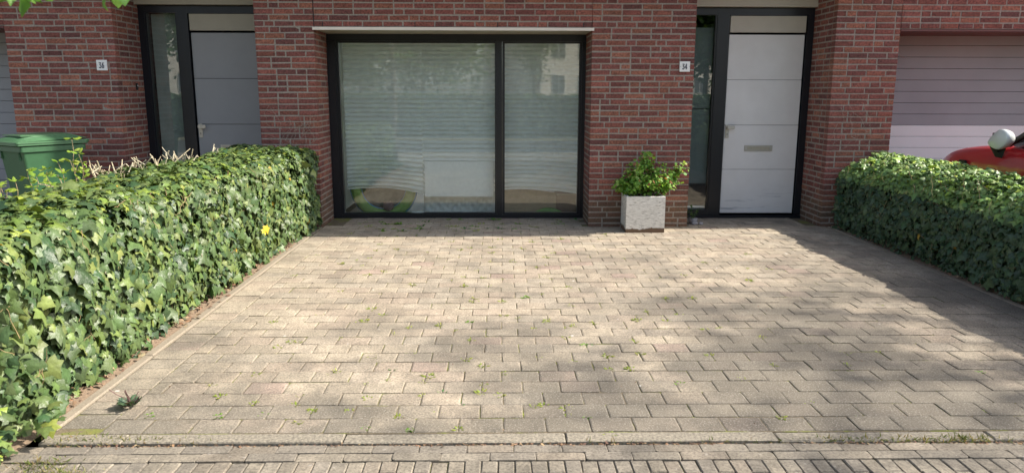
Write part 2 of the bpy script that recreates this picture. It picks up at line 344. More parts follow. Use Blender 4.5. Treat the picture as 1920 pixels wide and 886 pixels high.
def paver_col():
    base = random.choice([(.342, .290, .216), (.332, .276, .206), (.337, .286, .218), (.322, .277, .213), (.352, .299, .223), (.332, .272, .206)])
    k = random.uniform(1.02, 1.17)
    if random.random() < .03: return (.32*k, .245*k, .195*k)
    if random.random() < .08: k *= .87
    return tuple(c*k for c in base)
drive = MB()
L, P_ = .2105, .155
def worn(b, hx, hy, bev, M4, col):
    """a paving block with rounded, slightly chipped corners and arris"""
    ring = []
    for (sx_, sy_) in ((1, 1), (-1, 1), (-1, -1), (1, -1)):
        r_ = random.uniform(.003, .009) if random.random() < .85 else random.uniform(.010, .02)
        c_ = [(sx_*hx, sy_*(hy-r_)), (sx_*(hx-r_*.3), sy_*(hy-r_*.3)), (sx_*(hx-r_), sy_*hy)]
        ring += c_ if sx_*sy_ > 0 else c_[::-1]
    out = []
    for i, p_ in enumerate(ring):
        q_ = ring[(i+1) % len(ring)]; out.append(p_); d_ = math.hypot(q_[0]-p_[0], q_[1]-p_[1])
        if d_ > .06:
            m_ = 3 if d_ > .12 else 2
            for k in range(1, m_): out.append((p_[0]+(q_[0]-p_[0])*k/m_, p_[1]+(q_[1]-p_[1])*k/m_))
    n = len(out); jt = [(random.gauss(0, .0011), random.gauss(0, .0011)) for _ in out]
    vs = [(x+j[0], y+j[1], -.05) for (x, y), j in zip(out, jt)]+[(x+j[0], y+j[1], -bev*.35) for (x, y), j in zip(out, jt)]
    for (x, y), j in zip(out, jt):
        l_ = bev*random.uniform(.7, 1.35); vs.append((x*(1-l_/hx)+j[0], y*(1-l_/hy)+j[1], random.uniform(-.0007, .0003)))
    fs = [(i, (i+1) % n, n+(i+1) % n, n+i) for i in range(n)]+[(n+i, n+(i+1) % n, 2*n+(i+1) % n, 2*n+i) for i in range(n)]+[tuple(2*n+i for i in range(n))]
    b.add([M4 @ Vector(v) for v in vs], fs, col)
def row(b, xa, xb, y0, off, colf, gap=.005, Lx=L, Py=P_, bev=.0065, xdrift=0, skip=None):
    x = xa; first = True
    start = off % Lx
    edges = [xa]; q = xa+((start-xa) % Lx)
    while q < xb-.03:
        if q > xa+.03: edges.append(q+random.uniform(-.005, .005))
        q += Lx
    edges.append(xb)
    for e0, e1 in zip(edges[:-1], edges[1:]):
        if skip and skip((e0+e1)/2, y0+Py/2): continue
        g = gap*random.uniform(.6, 1.3); dz = random.uniform(-.0022, .0022); cx_, cy_ = (e0+e1)/2, y0+Py/2
        M4 = Matrix.Translation((cx_, cy_, dz)) @ Matrix.Rotation(R(random.gauss(0, .35)), 4, 'Z') @ Matrix.Rotation(R(random.gauss(0, .3)), 4, 'X') @ Matrix.Rotation(R(random.gauss(0, .25)), 4, 'Y')
        hx, hy = (e1-e0)/2-g/2, Py/2-g/2
        worn(b, hx, hy, bev*random.uniform(.8, 1.3), M4, colf())
X_L, X_R = -1.868, 3.655
yy = 3.262; k = 0; drift = 0
while yy < 9.28:
    drift += random.uniform(-.004, .004)
    py = P_
    sk = lambda x, y: (y > 8.72 and not ((-2.08 < x < 1.05) or (2.2 < x < 3.8)))
    row(drive, X_L, X_R, yy, (0 if k % 2 == 0 else L/2)+drift+.01, paver_col, skip=sk)
    row(drive, X_L-.2105, X_L, yy+.06, X_L, paver_col, skip=lambda x, y: y > 8.68)          # running edge column, left
    row(drive, X_R, X_R+.205, yy+.04, X_R, paver_col, skip=lambda x, y: y > 8.66)
    yy += P_; k += 1
dr = drive.build('driveway', M['paver']); dr['kind'] = 'structure'
slab('driveway_bed', X_L-.214, X_R+.208, 3.255, 9.3, -.15, JZ, M['joint'])
# front kerb: three long concrete edgings laid flat
kb = MB(); xk = -2.09
for ln in (.37, 1.0, 1.02, .98, 1.0, 1.0, 1.0):
    kb.cbox(xk+.003, xk+ln-.003, 3.165, 3.252, -.15, -.001+random.uniform(-.003, .002), '+z', .005, .0015, (1, 1, 1)); xk += ln
o = kb.build('kerb', M['kerb']); o['kind'] = 'structure'
eb = MB(); ye = 3.3
while ye < 8.6:
    eb.cbox(-2.142, -2.086, ye+.002, min(ye+.998, 8.64), -.15, .006+random.uniform(-.004, .004), '+z', .006, .001)
    eb.cbox(3.866, 3.92, ye+.002, min(ye+.998, 8.64), -.15, .004+random.uniform(-.004, .004), '+z', .006, .001); ye += 1
o = eb.build('bed_edging', M['concrete_edge']); o['kind'] = 'structure'

def walk_col():
    k = random.uniform(.88, 1.08); return tuple(c*k for c in random.choice([(.225, .198, .155), (.21, .185, .148), (.235, .205, .158), (.22, .188, .145)]))
walk = MB()
for i in range(2): row(walk, -7.5, 8.5, 3.156-.073*(i+1), .06+.1*i, walk_col, gap=.003, Lx=.2115, Py=.072, bev=.004)
yr = 3.156-.073*2
xc_ = -7.5; j = 0
while xc_ < 8.5:      # clinkers laid end-on to the kerb
    y1 = yr-(.0 if j % 2 == 0 else 0); first = True
    while y1 > 1.2:
        ln = .2115
        if first and j % 2: ln = .104
        first = False; g = .003
        M4 = Matrix.Translation((xc_+.036, y1-ln/2, -.004+random.uniform(-.003, .003))) @ Matrix.Rotation(R(random.gauss(0, .8)), 4, 'Z') @ Matrix.Rotation(R(random.gauss(0, .6)), 4, 'X')
        walk.cbox(-.036+g/2, .036-g/2, -ln/2+g/2, ln/2-g/2, -.06, 0, '+z', .0045, .001, walk_col(), M4=M4); y1 -= ln
    xc_ += .072; j += 1
o = walk.build('pavement', M['clinker']); o['kind'] = 'structure'; o.location.z = -.012
slab('pavement_bed', -7.6, 8.6, 1.1, 3.163, -.15, -.025, M['joint'])
slab('pavement_slab', -60, 60, -1.2, 1.098, -.15, -.014, M['clinker'])
slab('pavement_slab', -60, -7.602, 1.1, 3.163, -.15, -.014, M['clinker']); slab('pavement_slab', 8.602, 60, 1.1, 3.163, -.15, -.014, M['clinker'])
slab('road', -100, 100, -7.2, -1.2, -.155, -.12, M['asphalt'])
sheet('lawn', -100, 100, -36, -7.2, -.10, M['ground'])
# planting beds and neighbouring drives
def soil_bed(x0, x1):
    nx, ny = 26, 90; b = MB(); vs = []
    for j in range(ny+1):
        for i in range(nx+1):
            x = x0+(x1-x0)*i/nx; y = 2.95+(8.66-2.95)*j/ny
            e = min(1, min(i, nx-i)/3); vs.append((x, y, -.012+e*(.012+.02*random.random())))
    b.add(vs, [(j*(nx+1)+i, j*(nx+1)+i+1, (j+1)*(nx+1)+i+1, (j+1)*(nx+1)+i) for j in range(ny) for i in range(nx)])
    o = b.build('soil', M['soil'], smooth=True); o['kind'] = 'structure'
soil_bed(-3.15, -2.144); soil_bed(3.922, 4.62)
slab('neighbour_driveway', -8.7, -3.152, 3.165, 9.4, -.15, -.002, M['clinker'])
slab('neighbour_driveway', 4.622, 8.9, 3.165, 9.4, -.15, -.002, M['clinker'])

# ================================================================== HOUSES
YW, YF, YG = 8.67, 9.28, 9.40
Z0, CP = -.0245, .0655
ZTOP = 2.99
def brick_col():
    c = random.choice([(.235, .080, .060), (.213, .070, .055), (.197, .067, .055), (.245, .087, .062), (.155, .058, .050), (.215, .075, .060), (.275, .107, .070)])
    k = random.uniform(.78, 1.14); return tuple(q*k for q in c)
LB, JM = .2095, .0150
def brick_runs(xa, xb):
    """one course of wild bond between xa and xb"""
    out = []; x = xa; ln = random.choice([LB, .155, .099]); heads = 0
    while x < xb-.001:
        e = min(x+ln, xb)
        if xb-e < .07: e = xb
        out.append((x, e)); x = e+JM
        if xb-x < .04 and out: out[-1] = (out[-1][0], xb); break
        ln = LB if (random.random() > .24 or heads) else .099; heads = 1 if ln < .12 else 0
        if heads == 0: heads = 0
    return out
def face_bricks(b, xa, xb, z0, z1, forced=()):
    k0 = int(round((z0-Z0)/CP)); k1 = int(round((z1-Z0)/CP))
    for k in range(k0, k1):
        za = Z0+k*CP+.0; cuts = [xa]+[c for c in forced if k == K_L and xa < c < xb]+[xb]
        for ca, cb in zip(cuts[:-1], cuts[1:]):
            for (p, q) in brick_runs(ca+(.004 if ca != xa else 0), cb-(.004 if cb != xb else 0)):
                pr = random.uniform(-.002, .003)
                M4 = Matrix.Translation(((p+q)/2, YW, za+CP/2)) @ Matrix.Rotation(R(random.gauss(0, .35)), 4, 'Y') @ Matrix.Rotation(R(random.gauss(0, .5)), 4, 'Z')
                hh = (CP-JM)/2+random.uniform(-.001, .0012)
                b.cbox(-(q-p)/2, (q-p)/2, pr, .1, -hh, hh, '-y', .004, .0016, brick_col(), M4=M4)
def reveal_bricks(b, x, side, ya, yb, z0, z1):
    """side +1: bricks lie to the +X side of the opening edge, face looks to -X"""
    k0 = int(round((z0-Z0)/CP)); k1 = int(round((z1-Z0)/CP))
    for k in range(k0, k1):
        za = Z0+k*CP; y = ya+.1+JM; ln = random.choice([LB, .099, .155])
        while y < yb-.02:
            e = min(y+ln, yb); hh = (CP-JM)/2; pr = random.uniform(0, .003)
            if side > 0: b.cbox(x+pr, x+.1, y, e, za+CP/2-hh, za+CP/2+hh, '-x', .004, .001, brick_col())
            else: b.cbox(x-.1, x-pr, y, e, za+CP/2-hh, za+CP/2+hh, '+x', .004, .001, brick_col())
            y = e+JM; ln = LB
K_L = 35; ZL = Z0+K_L*CP     # 2.268 lintel level
def house(name, label, piers, lintels, x0, x1, forced=(), solid=()):
    h = empty(name, ((x0+x1)/2, YW, 0)); tag(h, label, 'house', 'row of brick terraced houses')
    inv = Matrix.Translation((-(x0+x1)/2, -YW, 0))
    b = MB(); mos = []
    for (a, c, ra, rc) in piers:     # full height piers, ra/rc: reveal depth on left/right end
        face_bricks(b, a, c, Z0, ZTOP, ()); mo = MB(); mos.append(mo); mo.box(a+.004, c-.004, YW+.005, YW+.11, -.1, ZTOP+.1)
        if ra: reveal_bricks(b, a, 1, YW, YW+ra, Z0, ZTOP); mo.box(a+.004, a+.11, YW+.112, YW+ra, -.1, ZTOP+.1)
        if rc: reveal_bricks(b, c, -1, YW, YW+rc, Z0, ZTOP); mo.box(c-.11, c-.004, YW+.112, YW+rc, -.1, ZTOP+.1)
        mo.box(a+.11, c-.11, YW+.112, YW+.9, -.1, ZTOP+.1)
    for (a, c) in lintels:
        face_bricks(b, a, c, ZL, ZTOP, forced); mo = MB(); mos.append(mo); mo.box(a+.002, c-.002, YW+.005, YW+.6, ZL+.002, ZTOP+.1)
    o = b.build('wall', M['brick'], h); o.data.transform(inv); 
    for mo in mos:
        o2 = mo.build('mortar', M['mortar'], o); o2.data.transform(inv)
    return h, inv
def part(mb, name, mat, h, inv, smooth=False, parent=None):
    o = mb.build(name, mat, parent or h, smooth); o.data.transform(inv); return o
def bpart(name, dims, mat, h, inv, b=.004):
    o = bevelled(name, *dims, mat, h, b); o.data.transform(inv); return o

H36, I36 = house('brick_house', 'red brick house number 36 with slate grey front door and garage at far left', [(-5.515, -4.315, .73, .63), (-2.745, -2.0895, .63, .61)], [(-8.69, -5.5155+.0)], -8.69, -2.09)
H34, I34 = house('brick_house', 'red brick house number 34 with wide black framed window and white front door', [(1.035, 2.205, .61, .63), (3.795, 4.53, .63, .73)], [(-2.0805, 1.0335)], -2.08, 4.53, forced=(-1.985, -.955, -.03, .935))
H32, I32 = house('brick_house', 'red brick house at the right edge with mauve garage door behind the red car', [(7.72, 8.94, .73, .63)], [(4.5315, 7.7185)], 4.53, 11.14, forced=(5.19, 6.2))
# upper storeys (bay over the window front) and depth of the block
def uppers(h, inv, x0, x1, yfront):
    b = MB(); b.box(x0, x1, yfront, 8.99, 3.0, 8.7); b.box(x0, x1, 9.0, 14.3, 3.26, 8.7)
    part(b, 'upper_wall', M['upper_brick'], h, inv)
    b = MB(); b.box(x0, x1, yfront-.15, 14.5, 8.7, 8.95); part(b, 'roof', M['black'], h, inv)
    b = MB(); b.box(x0, x1, 14, 14.3, -.1, 3.25); part(b, 'rear_wall', M['upper_brick'], h, inv)
uppers(H36, I36, -8.69, -2.09, 8.14); uppers(H32, I32, 4.53, 11.14, 8.67)
b = MB(); b.box(-2.08, 4.45, 8.14, 8.99, 3.0, 8.7); b.box(4.4505, 4.53, 8.67, 8.99, 3.0, 8.7); b.box(-2.08, 4.53, 9.0, 14.3, 3.26, 8.7); part(b, 'upper_wall', M['upper_brick'], H34, I34)
b = MB(); b.box(-2.08, 4.53, 8.0, 14.5, 8.7, 8.95); part(b, 'roof', M['black'], H34, I34)
b = MB(); b.box(1.0, 4.53, 14, 14.3, -.1, 3.25); b.box(-2.08, .999, 14, 14.3, 2.75, 3.25); part(b, 'rear_wall', M['upper_brick'], H34, I34)
b = MB(); b.box(-2.07, .99, 14.1, 14.104, 0, 2.74); part(b, 'added_backlight_window', M['glass'], H34, I34)  # unseen rear opening and pane, added to backlight the blinds
# dark open joints: expansion joint and weep slots
b = MB(); b.box(-2.0885, -2.081, YW+.003, YW+.12, ZL-.02, ZTOP); part(b, 'expansion_joint', M['black'], H34, I34)
for xx in (-1.985, -.955, -.03, .935): b = MB(); b.box(xx-.0045, xx+.0045, YW+.001, YW+.06, ZL+.004, ZL+CP-.008); part(b, 'open_joint', M['black'], H34, I34)
# beige lintel with pale lip over the window
b = MB(); b.box(-2.078, 1.033, YW+.01, YF, ZL-.030, ZL-.003); o = part(b, 'lintel', M['beige'], H34, I34)
b = MB(); b.box(-2.10, 1.055, YW-.012, YW+.008, ZL-.034, ZL-.002); o2 = part(b, 'lip', M['lip'], H34, I34, parent=o)
# --- big window of 34
win = bevelled('window', -2.09, 1.045, YF+.001, YF+.11, 2.155, ZL-.0025, M['anthracite'], H34, .003); win.data.transform(I34)
def wfr(name, *d, mat='anthracite', b=.003, par=None, inv=None):
    o = bevelled(name, *d, M[mat], par, b); o.data.transform(inv); return o
f = MB()
f.box(-2.09, -1.985, YF, YF+.11, .0, 2.154); f.box(.985+.008, 1.045, YF, YF+.11, .0, 2.154); f.box(-1.984, .992, YF, YF+.11, .0, .043)
f.box(-.055, .022, YF-.004, YF+.11, .044, 2.154)
part(f, 'frame', M['anthracite'], H34, I34, parent=win)
f = MB()                       # glazing beads, set back 12 mm
for (a, c) in ((-1.984, -.056), (.023, .992)):
    w = .03; y0, y1 = YF+.014, YF+.09
    f.box(a, a+w, y0, y1, .044, 2.154); f.box(c-(.012 if a < -1 else w), c, y0, y1, .044, 2.154); f.box(a+w, c-.012 if a < -1 else c-w, y0, y1, .044, .066); f.box(a+w, c-.012 if a < -1 else c-w, y0, y1, 2.134, 2.154)
part(f, 'glazing_bead', M['anthracite'], H34, I34, parent=win)
for (a, c) in ((-1.956, -.067), (.052, .964)):
    f = MB(); f.box(a, c, YF+.045, YF+.049, .064, 2.136); part(f, 'pane', M['glass'], H34, I34, parent=win)
# room behind the window
f = MB(); f.box(-2.2, -2.085, YF+.12, 13.9, 0, 3.2); f.box(1.045, 1.15, YF+.12, 13.9, 0, 3.2); f.box(-2.08, 1.04, YF+.12, 13.89, 2.7, 2.8)
part(f, 'interior_wall', M['room'], H34, I34)
f = MB(); f.box(-2.08, 1.04, YF+.115, 13.89, -.16, -.07); part(f, 'interior_floor', M['floorwood'], H34, I34)

# --- doors
def front_door(h, inv, fx0, gx0, gx1, lx0, lx1, fx1, leafmat, topmat, panelmat, thr=.035):
    Y = 9.30
    fr = MB(); zt = 2.555
    fr.box(fx0, gx0, Y, Y+.1, thr, zt); fr.box(gx1, lx0-.012, Y, Y+.1, thr, zt); fr.box(lx1+.012, fx1, Y, Y+.1, thr, zt)
    fr.box(gx0+.0005, gx1-.0005, Y+.001, Y+.1, 2.475, zt); fr.box(lx0-.0115, lx1+.0115, Y+.001, Y+.1, 2.468, zt); fr.box(gx0+.0005, gx1-.0005, Y+.001, Y+.1, thr, thr+.075)
    fr.box(gx0, gx0+.02, Y+.012, Y+.08, thr+.076, 2.474); fr.box(gx1-.02, gx1, Y+.012, Y+.08, thr+.076, 2.474)
    part(fr, 'door_frame', M['anthracite'], h, inv)
    th_ = MB(); th_.box(fx0, fx1, Y-.02, Y+.14, -.03, thr-.002); part(th_, 'threshold', M['anthracite'], h, inv)
    door = bevelled('door', lx0, lx1, Y+.035, Y+.085, thr+.022, 1.1575-.55, M[leafmat], h, .0035); door.data.transform(inv)
    zs = [(.6125, 1.1575), (1.1635, 1.7075), (1.7135, 2.247)]
    for za, zb in zs:
        o = bevelled('leaf_panel', lx0, lx1, Y+.035, Y+.085, za, zb, M[leafmat], door, .003); o.data.transform(inv)
    q = MB(); q.box(lx0+.003, lx1-.003, Y+.042, Y+.08, thr+.03, 2.24); part(q, 'leaf_core', M['black'] if leafmat == 'grey_door' else M['groove'], h, inv, parent=door)
    o = bevelled('transom_panel', lx0, lx1, Y+.012, Y+.06, 2.272, 2.465, M[topmat], h, .003); o.data.transform(inv)
    # handle: back plate + lever; letter plate
    hp = bevelled('handle', lx0+.012, lx0+.058, Y+.022, Y+.037, 1.00, 1.165, M['steel'], door, .004); hp.data.transform(inv)
    lv = bevelled('lever', lx0+.02, lx0+.115, Y-.028, Y-.008, 1.112, 1.155, M['steel'], hp, .006); lv.data.transform(inv)
    lv2 = MB(); lv2.box(lx0+.026, lx0+.044, Y-.01, Y+.03, 1.12, 1.145); part(lv2, 'spindle', M['steel'], h, inv, parent=hp)
    kh = MB(); kh.box(lx0+.031, lx0+.038, Y+.0205, Y+.024, 1.035, 1.06); part(kh, 'keyhole', M['black'], h, inv, parent=hp)
    lx = lx0+.265
    lp = MB(); z0, z1 = .838, .910; a, c = lx, lx+.35
    lp.box(a, c, Y+.025, Y+.037, z0, z0+.016); lp.box(a, c, Y+.025, Y+.037, z1-.016, z1); lp.box(a, a+.035, Y+.025, Y+.037, z0+.0165, z1-.0165); lp.box(c-.035, c, Y+.025, Y+.037, z0+.0165, z1-.0165)
    ltr = part(lp, 'letterbox', M['steel'], h, inv, parent=door)
    lf = MB(); lf.box(a+.036, c-.036, Y+.030, Y+.0365, z0+.017, z1-.017); part(lf, 'flap', M['brass'], h, inv, parent=ltr)
    # sidelight
    sl = MB(); sl.box(gx0+.02, gx1-.02, Y+.04, Y+.044, thr+.075, 2.475); part(sl, 'sidelight', M['glass'], h, inv)
    # panel over the frame
    tp = MB(); tp.box(fx0-.03, fx1+.012, Y-.075, Y+.02, 2.562, 3.2); part(tp, 'fascia_panel', M[panelmat], h, inv)
    return door
d36 = front_door(H36, I36, -4.345, -4.245, -3.865, -3.722, -2.79, -2.70, 'grey_door', 'beige', 'beige')
d34 = front_door(H34, I34, 2.19, 2.29, 2.625, 2.785, 3.708, 3.80, 'white_door', 'beige_light', 'beige_light')
M['film'] = plain('frosted film', (.12, .15, .15), .7, nscale=4, namp=.1)
f = MB(); f.box(2.32, 2.60, 9.375, 9.379, .43, 1.35); f.box(2.32, 2.60, 9.375, 9.379, 1.362, 2.33); part(f, 'frosted_film', M['film'], H34, I34)
f = MB(); f.box(2.33, 2.60, 9.372, 9.376, .118, .145); part(f, 'glazing_strip', M['white_enamel'], H34, I34)
M['film2'] = plain('grey curtain', (.24, .27, .25), .8, nscale=5, namp=.15)
f = MB(); f.box(-4.22, -3.89, 9.42, 9.425, .1, 2.47); part(f, 'curtain', M['film2'], H36, I36)
for h, inv, x0, x1 in ((H34, I34, 2.21, 3.79), (H36, I36, -4.3, -2.76)):
    f = MB(); f.box(x0, x1, 12.5, 12.6, 0, 3.2); f.box(x0-.1, x0, 9.41, 12.5, 0, 3.2); f.box(x1, x1+.1, 9.41, 12.5, 0, 3.2); f.box(x0, x1, 9.41, 12.49, 2.9, 3.0); f.box(x0, x1, 9.45, 12.49, -.1, .02)
    part(f, 'hall', M['roomdark'], h, inv)
# --- garage doors
def garage(h, inv, x0, x1, white_below, nlow):
    f = MB(); z = 1.158-8*.139; zz = [z+i*.139 for i in range(17)]
    for i in range(16):
        zt = min(zz[i+1], 2.30); f.cbox(x0, x1, YG, YG+.04, zz[i]+.0015, zt-.0015, '-y', .003, 0, mi=(1 if zz[i] < white_below-.05 else 0), drop=.004)
    g = part(f, 'garage_door', [M['garage_mauve'], M['garage_white']], h, inv)
    c = MB(); c.box(x0, x1, YG+.01, YG+.05, 0, 2.25); part(c, 'panel_core', M['black'], h, inv, parent=g)
    s = MB(); s.box(x0+.002, x1-.002, YW+.004, YG+.06, ZL-.024, ZL-.003); part(s, 'garage_soffit', M['brown_soffit'], h, inv)
    q = MB(); q.box(x0, x1, YG+.2, YG+.3, 0, 3.2); part(q, 'garage_back', M['roomdark'], h, inv)
garage(H36, I36, -8.66, -5.52, -1, 0); garage(H32, I32, 4.535, 7.715, 1.158, 8)
for xx in (5.19, 6.2): b = MB(); b.box(xx-.0045, xx+.0045, YW+.001, YW+.06, ZL+.004, ZL+CP-.008); part(b, 'open_joint', M['black'], H32, I32)
# doorbell on the reveal of 36
bell = bevelled('doorbell', -4.317, -4.300, 9.08, 9.115, 1.57, 1.65, M['black'], H36, .004); bell.data.transform(I36)
kn = bevelled('bell_button', -4.301, -4.295, 9.09, 9.105, 1.615, 1.63, M['white_enamel'], bell, .002); kn.data.transform(I36)
# dry ivy traces left on the brickwork
def traces(h, inv, x0, x1, z0, z1, n):
    b = MB()
    for i in range(n):
        x = random.uniform(x0, x1); z = random.uniform(z0, z0+.4*(z1-z0)); pts = []
        ang = random.gauss(0, .5)
        for k in range(random.randint(4, 12)):
            pts.append((x, YW-.0055, z)); ang += random.gauss(0, .45); ang *= .85; x += .028*sin(ang); z += .028*cos(ang)
            if z > z1 or not (x0-.03 < x < x1+.02): break
        if len(pts) > 1: b.tube(pts, random.uniform(.0009, .0018), 3, (.42, .37, .31))
    for i in range(n*7):
        x = random.gauss((x0+x1)/2, (x1-x0)*.3); z = z0+(z1-z0)*random.random()**1.6
        if x0 < x < x1: a = random.uniform(0, pi); l_ = random.uniform(.004, .014); b.tube([(x, YW-.0055, z), (x+l_*cos(a), YW-.0055, z+l_*sin(a))], .0011, 3, (.45, .4, .34))
    o = part(b, 'ivy_traces', M['stem'], h, inv); o['kind'] = 'stuff'
traces(H36, I36, -2.66, -2.1, .88, 1.65, 26); traces(H34, I34, 3.83, 4.3, .85, 1.75, 14)

# --- number signs
STROKES = {'3': [[(.1, .95), (.75, .95), (.38, .58), (.62, .52), (.78, .34), (.74, .14), (.5, .02), (.25, .02), (.06, .14)]],
           '4': [[(.58, 0), (.58, 1)], [(.58, 1), (.05, .30), (.88, .30)]],
           '6': [[(.72, .98), (.45, .80), (.2, .5), (.1, .25), (.25, .05), (.48, 0), (.72, .1), (.78, .3), (.68, .48), (.45, .55), (.2, .45)]]}
def numbersign(x0, x1, z0, z1, txt, label):
    t = empty('house_number_sign', ((x0+x1)/2, YW, (z0+z1)/2)); tag(t, label, 'sign')
    w, hh = (x1-x0)/2, (z1-z0)/2
    bevelled('plate', -w, w, -.014, -.003, -hh, hh, M['white_enamel'], t, .002)
    b = MB(); ch = hh*1.05; cw = w*.48
    for i, c in enumerate(txt):
        ox = -cw*1.02+i*cw*1.08
        for st in STROKES[c]: b.tube([(ox+cw*.95*p[0], -.0155, -ch/2+ch*p[1]) for p in st], .0052, 6)
    b.box(-w*.9, -w*.82, -.0165, -.013, -.003, .003); b.box(w*.82, w*.9, -.0165, -.013, -.003, .003)
    b.build('digits', M['ink'], t)
numbersign(-4.53, -4.412, 1.785, 1.90, '36', 'small white number plate reading 36 on the brick pier beside the grey door')
numbersign(2.035, 2.153, 1.788, 1.902, '34', 'small white number plate reading 34 on the brick pier beside the white door')

# ================================================================== BEHIND THE WINDOW
def blind(x0, x1, zb, sag, label, amp=.021, pitch=.055, Y=9.43, bow=.0):
    t = empty('window_blind', ((x0+x1)/2, Y, 2.2)); tag(t, label, 'blind', 'pleated blinds behind the window')
    b = MB(); nx = 24; vs = []; zs = []; z = 2.2
    while z > zb: zs.append(z); z -= pitch/4
    nz = len(zs)
    for k, z in enumerate(zs):
        ph = k % 4; d = (-amp if ph == 0 else (0 if ph in (1, 3) else amp))
        for i in range(nx+1):
            u = i/nx; x = x0+(x1-x0)*u; tt = (k/nz)**3
            dz = -sag*tt*(u) + bow*tt*sin(pi*u)+.003*tt*sin(9*u+k*.3)
            vs.append((x-(x0+x1)/2, d*(1-.25*sin(k*1.7)) + .012*tt*sin(5*u+1), z+dz-2.2))
    b.add(vs, [(k*(nx+1)+i, k*(nx+1)+i+1, (k+1)*(nx+1)+i+1, (k+1)*(nx+1)+i) for k in range(nz-1) for i in range(nx)])
    b.build('fabric', M['blind'], t)
    bevelled('head_rail', x0-(x0+x1)/2, (x1-x0)/2, -.02, .02, 0.01, .04, M['white_enamel'], t, .003)
    c = MB(); c.tube([(-(x1-x0)*.5+.02, -.016, .0), (-(x1-x0)*.5+.02, -.016, zb-2.2+.1)], .0015, 4); c.build('cord', M['white_enamel'], t)
blind(-1.935, -.9795, .335, .05, 'pale pleated blind behind left third of the window, above the green toy ring', bow=.04)
blind(-.9785, -.050, .27, .01, 'pale pleated blind behind middle of the window, above the quilted mattress')
blind(.03, .985, .335, .055, 'pale pleated blind behind the narrow right pane, above the cardboard', bow=.03)
# mattress lying on its edge behind the pane
t = empty('mattress', (-.52, 9.75, -.07)); tag(t, 'white quilted mattress behind the window glass under the middle blind', 'mattress')
b = MB(); nx, nz = 60, 20; x0, x1 = -.47, .46; vs = []
for j in range(nz+1):
    for i in range(nx+1):
        x = x0+(x1-x0)*i/nx; z = .34*j/nz; q = min(abs(((x*1.0+z) / .11) % 1-.5), abs(((x-z)/.11) % 1-.5)); puff = .022*min(1, (.5-q)*2.0)
        e = min(1, min(j, nz-j)/3, min(i, nx-i)/2); d = -.12*1-.02*math.sqrt(e)-puff*e; vs.append((x-.02*(1-z*3), d, z))
b.add(vs, [(j*(nx+1)+i, j*(nx+1)+i+1, (j+1)*(nx+1)+i+1, (j+1)*(nx+1)+i) for j in range(nz) for i in range(nx)])
b.build('quilted_border', M['mattress'], t, True)
bevelled('core', x0, x1, -.12, .9, .0, .34, M['mattress'], t, .03)
# white board standing behind the middle blind
t = bevelled('board', -.955, -.085, 9.388, 9.396, .255, .70, M['mattress'], None, .002); tag(t, 'plain white board leaning between the glass and the middle blind', 'board')
# toy ring
t = empty('toy_ring', (-1.5, 9.56, .362)); tag(t, 'big green toy ring with blue rim behind bottom left of the window', 'toy')
Mx = Matrix.Rotation(R(90), 4, 'X')
b = MB(); pr = [(.29, -.015), (.32, -.035), (.39, -.035), (.42, -.015), (.42, .015), (.39, .035), (.32, .035), (.29, .015), (.29, -.015)]; b.lathe(pr, 48, M4=Mx); b.build('ring', M['toy_green'], t, True)
b = MB(); b.lathe([(.421, -.014), (.436, 0), (.421, .014)], 48, M4=Mx); b.lathe([(.289, -.01), (.280, 0), (.289, .01)], 48, M4=Mx); b.build('rim', M['toy_blue'], t, True)
b = MB(); b.lathe([(.001, 0), (.1, .012), (.2, -.01), (.284, .0)], 48, M4=Mx); b.build('mesh_panel', M['toy_brown'], t, True)
b = MB(); b.lathe([(.0, -.03), (.05, -.025), (.07, 0), (.05, .025), (0, .03)], 16, M4=Matrix.Translation((.06, -.05, -.24)) @ Mx); b.build('cushion', M['toy_pink'], t, True)
# cardboard
t = empty('cardboard_sheet', (.45, 9.6, -.07)); tag(t, 'flat brown cardboard sheet leaning behind the narrow right pane', 'cardboard')
b = MB(); vs = []; nx = 20
for y in (0, .006):
    for i in range(nx+1):
        u = i/nx; x = -.41+.68*u; zt = .385+.02*sin(pi*u*1.1)-.03*u; vs += [(x, y-.05, 0), (x, y+.05*0-.0, zt)]
f1 = [(2*i, 2*i+2, 2*i+3, 2*i+1) for i in range(nx)]; k0 = 2*(nx+1); f2 = [(k0+2*i, k0+2*i+1, k0+2*i+3, k0+2*i+2) for i in range(nx)]; f3 = [(2*i+1, 2*i+3, k0+2*i+3, k0+2*i+1) for i in range(nx)]
b.add(vs, f1+f2+f3); b.build('sheet', M['cardboard'], t)
t = empty('cardboard_box', (.86, 9.68, -.07)); tag(t, 'dark brown cardboard box behind bottom right corner of the window', 'box')
bevelled('body', -.14, .12, -.1, .2, 0, .335, M['cardboard_dark'], t, .004)
fl = bevelled('flap', -.14, .12, -.20, -.1, .33, .337, M['cardboard'], t, .001)
t = empty('toy_hoop', (.62, 9.50, -.20)); tag(t, 'low green rounded toy at foot of the cardboard sheet', 'toy')
b = MB(); b.lathe([(.24, -.02), (.29, -.02), (.30, 0), (.29, .02), (.24, .02)], 48, M4=Mx)
o = b.build('hoop', M['toy_green'], t, True)
bm = bmesh.new(); bm.from_mesh(o.data); bmesh.ops.bisect_plane(bm, geom=bm.verts[:]+bm.edges[:]+bm.faces[:], plane_co=(0, 0, .217), plane_no=(0, 0, 1), clear_inner=True); bm.to_mesh(o.data); bm.free()

